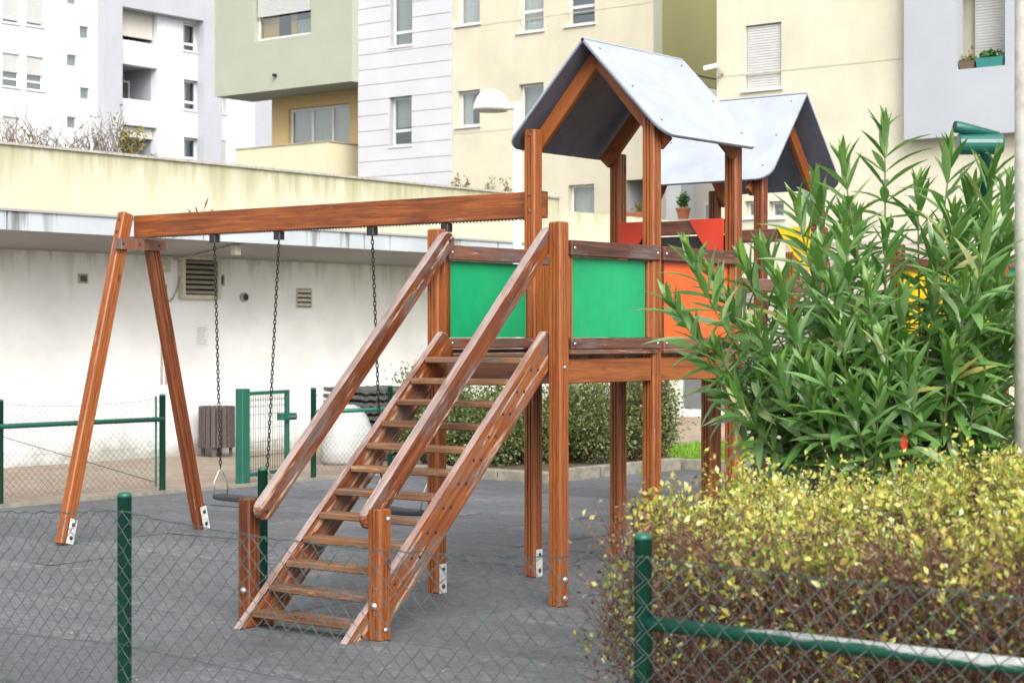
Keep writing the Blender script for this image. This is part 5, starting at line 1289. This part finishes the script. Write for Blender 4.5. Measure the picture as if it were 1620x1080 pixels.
for ti, tip in enumerate(tips):
    b0 = ob+np.array([RNG.normal(0, .10), RNG.normal(0, .10), 0]); v = tip-b0; hor = v*np.array([1, 1, 0]); hl = np.linalg.norm(hor)
    # shoots climb near the middle, then lean out and turn up again
    c1 = b0+hor*0.18+np.array([0, 0, v[2]*0.52]); c2 = b0+hor*0.78+np.array([0, 0, v[2]*(0.70 if v[2] > 1.2 else 0.92)])
    T = np.linspace(0, 1, 15)[:, None]
    pts = (1-T)**3*b0+3*(1-T)**2*T*c1+3*(1-T)*T*T*c2+T**3*tip
    seg = np.linalg.norm(np.diff(pts, axis=0), axis=1); cum = np.concatenate([[0], np.cumsum(seg)]); tot = cum[-1]
    rad = 0.0035+0.0105*(1-cum/tot)
    k = 8
    trunk_m.tube([Vector(p) for p in pts[:k+1]], list(rad[:k+1]), 5, False); stem_m.tube([Vector(p) for p in pts[k:]], list(rad[k:]*0.9), 5)
    s = tot-0.004; leaf_zone = RNG.uniform(0.62, 1.0); q = 0; ph = RNG.uniform(0, 6.28)
    while s > max(0.25, tot-leaf_zone):
        p = np.array([np.interp(s, cum, pts[:, j]) for j in range(3)]); pn = np.array([np.interp(min(s+.03, tot), cum, pts[:, j]) for j in range(3)]); pp = np.array([np.interp(s-.03, cum, pts[:, j]) for j in range(3)])
        t = unit(pn-pp); dtop = tot-s
        h = np.array([1.0, 0, 0]) if abs(t[2]) > .9 else np.array([0, 0, 1.0]); e1 = unit(np.cross(t, h)); e2 = np.cross(t, e1)
        for j in range(3):
            a = ph+q*1.05+j*2.094+RNG.normal(0, .18); rdl = e1*math.cos(a)+e2*math.sin(a)
            open_ = math.radians(min(84, 14+dtop*140+RNG.normal(0, 12)))
            d = unit(t*math.cos(open_)+rdl*math.sin(open_)+np.array([0, 0, -0.10*min(1, dtop*2)]))
            LP.append(p); LD.append(d); LN.append(unit(t-d*np.dot(t, d))); LL.append((0.115+0.105*min(1, dtop/0.12))*RNG.uniform(0.85, 1.18)); LY.append(dtop < 0.075)
        s -= 0.034+0.036*min(1, dtop/0.15); q += 1
stem_m.build('green_stems', M_OSTEM, ol, True); trunk_m.build('trunk', M_OTRUNK, ol, True)
LP, LD, LN, LL, LY = map(np.array, (LP, LD, LN, LL, LY))
# lanceolate leaf, length 1 along +Y, folded on its midrib and arched
def leaf_template(arch, wr=0.090):
    ts = np.array([0, .12, .32, .55, .78, 1.0]); ws = np.array([.12, .55, .95, 1.0, .62, 0.0])*wr; V = []
    for t, w_ in zip(ts, ws):
        z = -arch*t*t; V += [(-w_, t, z+w_*0.45), (0, t, z), (w_, t, z+w_*0.45)]
    Fq = []
    for i in range(5): Fq += [(3*i, 3*i+1, 3*i+4, 3*i+3), (3*i+1, 3*i+2, 3*i+5, 3*i+4)]
    return np.array(V), np.array(Fq)
TM = [leaf_template(a) for a in (0.02, 0.14, 0.30)]
camv = np.array(CAM); dist = (LP-camv) @ np.array([-ST, CT, 0]); hgt = LP[:, 2]
score = -dist+0.22*hgt+RNG.normal(0, .12, len(LP)); order = np.argsort(-score); single = np.zeros(len(LP), bool); single[order[:300]] = True
lme = {}
for y_ in (False, True):
    for k, (V, Fq) in enumerate(TM):
        me = bpy.data.meshes.new('leaf'); me.from_pydata(V.tolist(), [], Fq.tolist()); me.materials.append(M_OLEAY if y_ else M_OLEA)
        for p_ in me.polygons: p_.use_smooth = True
        lme[(y_, k)] = me
for yk in (False, True):
    for k, (V, Fq) in enumerate(TM):
        sel = np.where((~single) & (LY == yk) & (np.arange(len(LP)) % 3 == k))[0]
        X = np.cross(LD[sel], LN[sel]); L = LL[sel][:, None, None]
        W = LP[sel][:, None, :]+L*(V[None, :, 0:1]*X[:, None, :]+V[None, :, 1:2]*LD[sel][:, None, :]+V[None, :, 2:3]*LN[sel][:, None, :])
        np_mesh('foliage', W.reshape(-1, 3), (Fq[None]+(np.arange(len(sel))*len(V))[:, None, None]).reshape(-1, 4), M_OLEAY if yk else M_OLEA, ol, 'stuff', True)
for i in np.where(single)[0]:
    X = np.cross(LD[i], LN[i]); M = Matrix.Identity(4)
    for r_ in range(3): M[r_][0] = X[r_]*LL[i]; M[r_][1] = LD[i][r_]*LL[i]; M[r_][2] = LN[i][r_]*LL[i]; M[r_][3] = LP[i][r_]
    link(bpy.data.objects.new('leaf', lme[(bool(LY[i]), int(i % 3))]), ol, M)
# one withered red leaf low down
q = at_d(1430, 714, 7.9); M = Matrix.Translation(q) @ Matrix.Rotation(math.pi/2, 4, 'X') @ Matrix.Scale(0.085, 4)
V, Fq = leaf_template(0.05, 0.17); me = bpy.data.meshes.new('red_leaf'); me.from_pydata(V.tolist(), [], Fq.tolist()); me.materials.append(M_REDLEAF)
link(bpy.data.objects.new('red_leaf', me), ol, Matrix.Translation(q) @ Matrix.Rotation(TH, 4, 'Z') @ Matrix.Rotation(math.pi/2, 4, 'X') @ Matrix.Scale(0.085, 4))['label'] = 'withered bright red leaf'

# ---- dry leaf litter and grit lying on the court
n = 1500
P = np.stack([RNG.uniform(-8, 4.6, n), RNG.uniform(-4.4, 8.5, n), np.full(n, 0.006)], 1)
D = unit(np.stack([RNG.normal(0, 1, n), RNG.normal(0, 1, n), RNG.normal(0, .12, n)], 1)); L = RNG.uniform(0.008, 0.03, n)
side = unit(np.cross(D, np.array([[0, 0, 1.0]])))
V = np.zeros((n, 4, 3)); V[:, 0] = P; V[:, 1] = P+D*L[:, None]*.5+side*L[:, None]*.3+np.array([0, 0, .004]); V[:, 2] = P+D*L[:, None]; V[:, 3] = P+D*L[:, None]*.5-side*L[:, None]*.3+np.array([0, 0, .004])
M_LIT = leaf_mat('leaf_litter', [(0.0, (0.05, 0.04, 0.03)), (0.5, (0.16, 0.12, 0.07)), (0.8, (0.34, 0.30, 0.22)), (1.0, (0.6, 0.58, 0.52))], 0.8, 0.05)
tag(np_mesh('leaf_litter', V.reshape(-1, 3), np.arange(n*4).reshape(-1, 4), M_LIT), 'dry leaf scraps scattered over the grey court', 'leaf litter', kind='stuff')
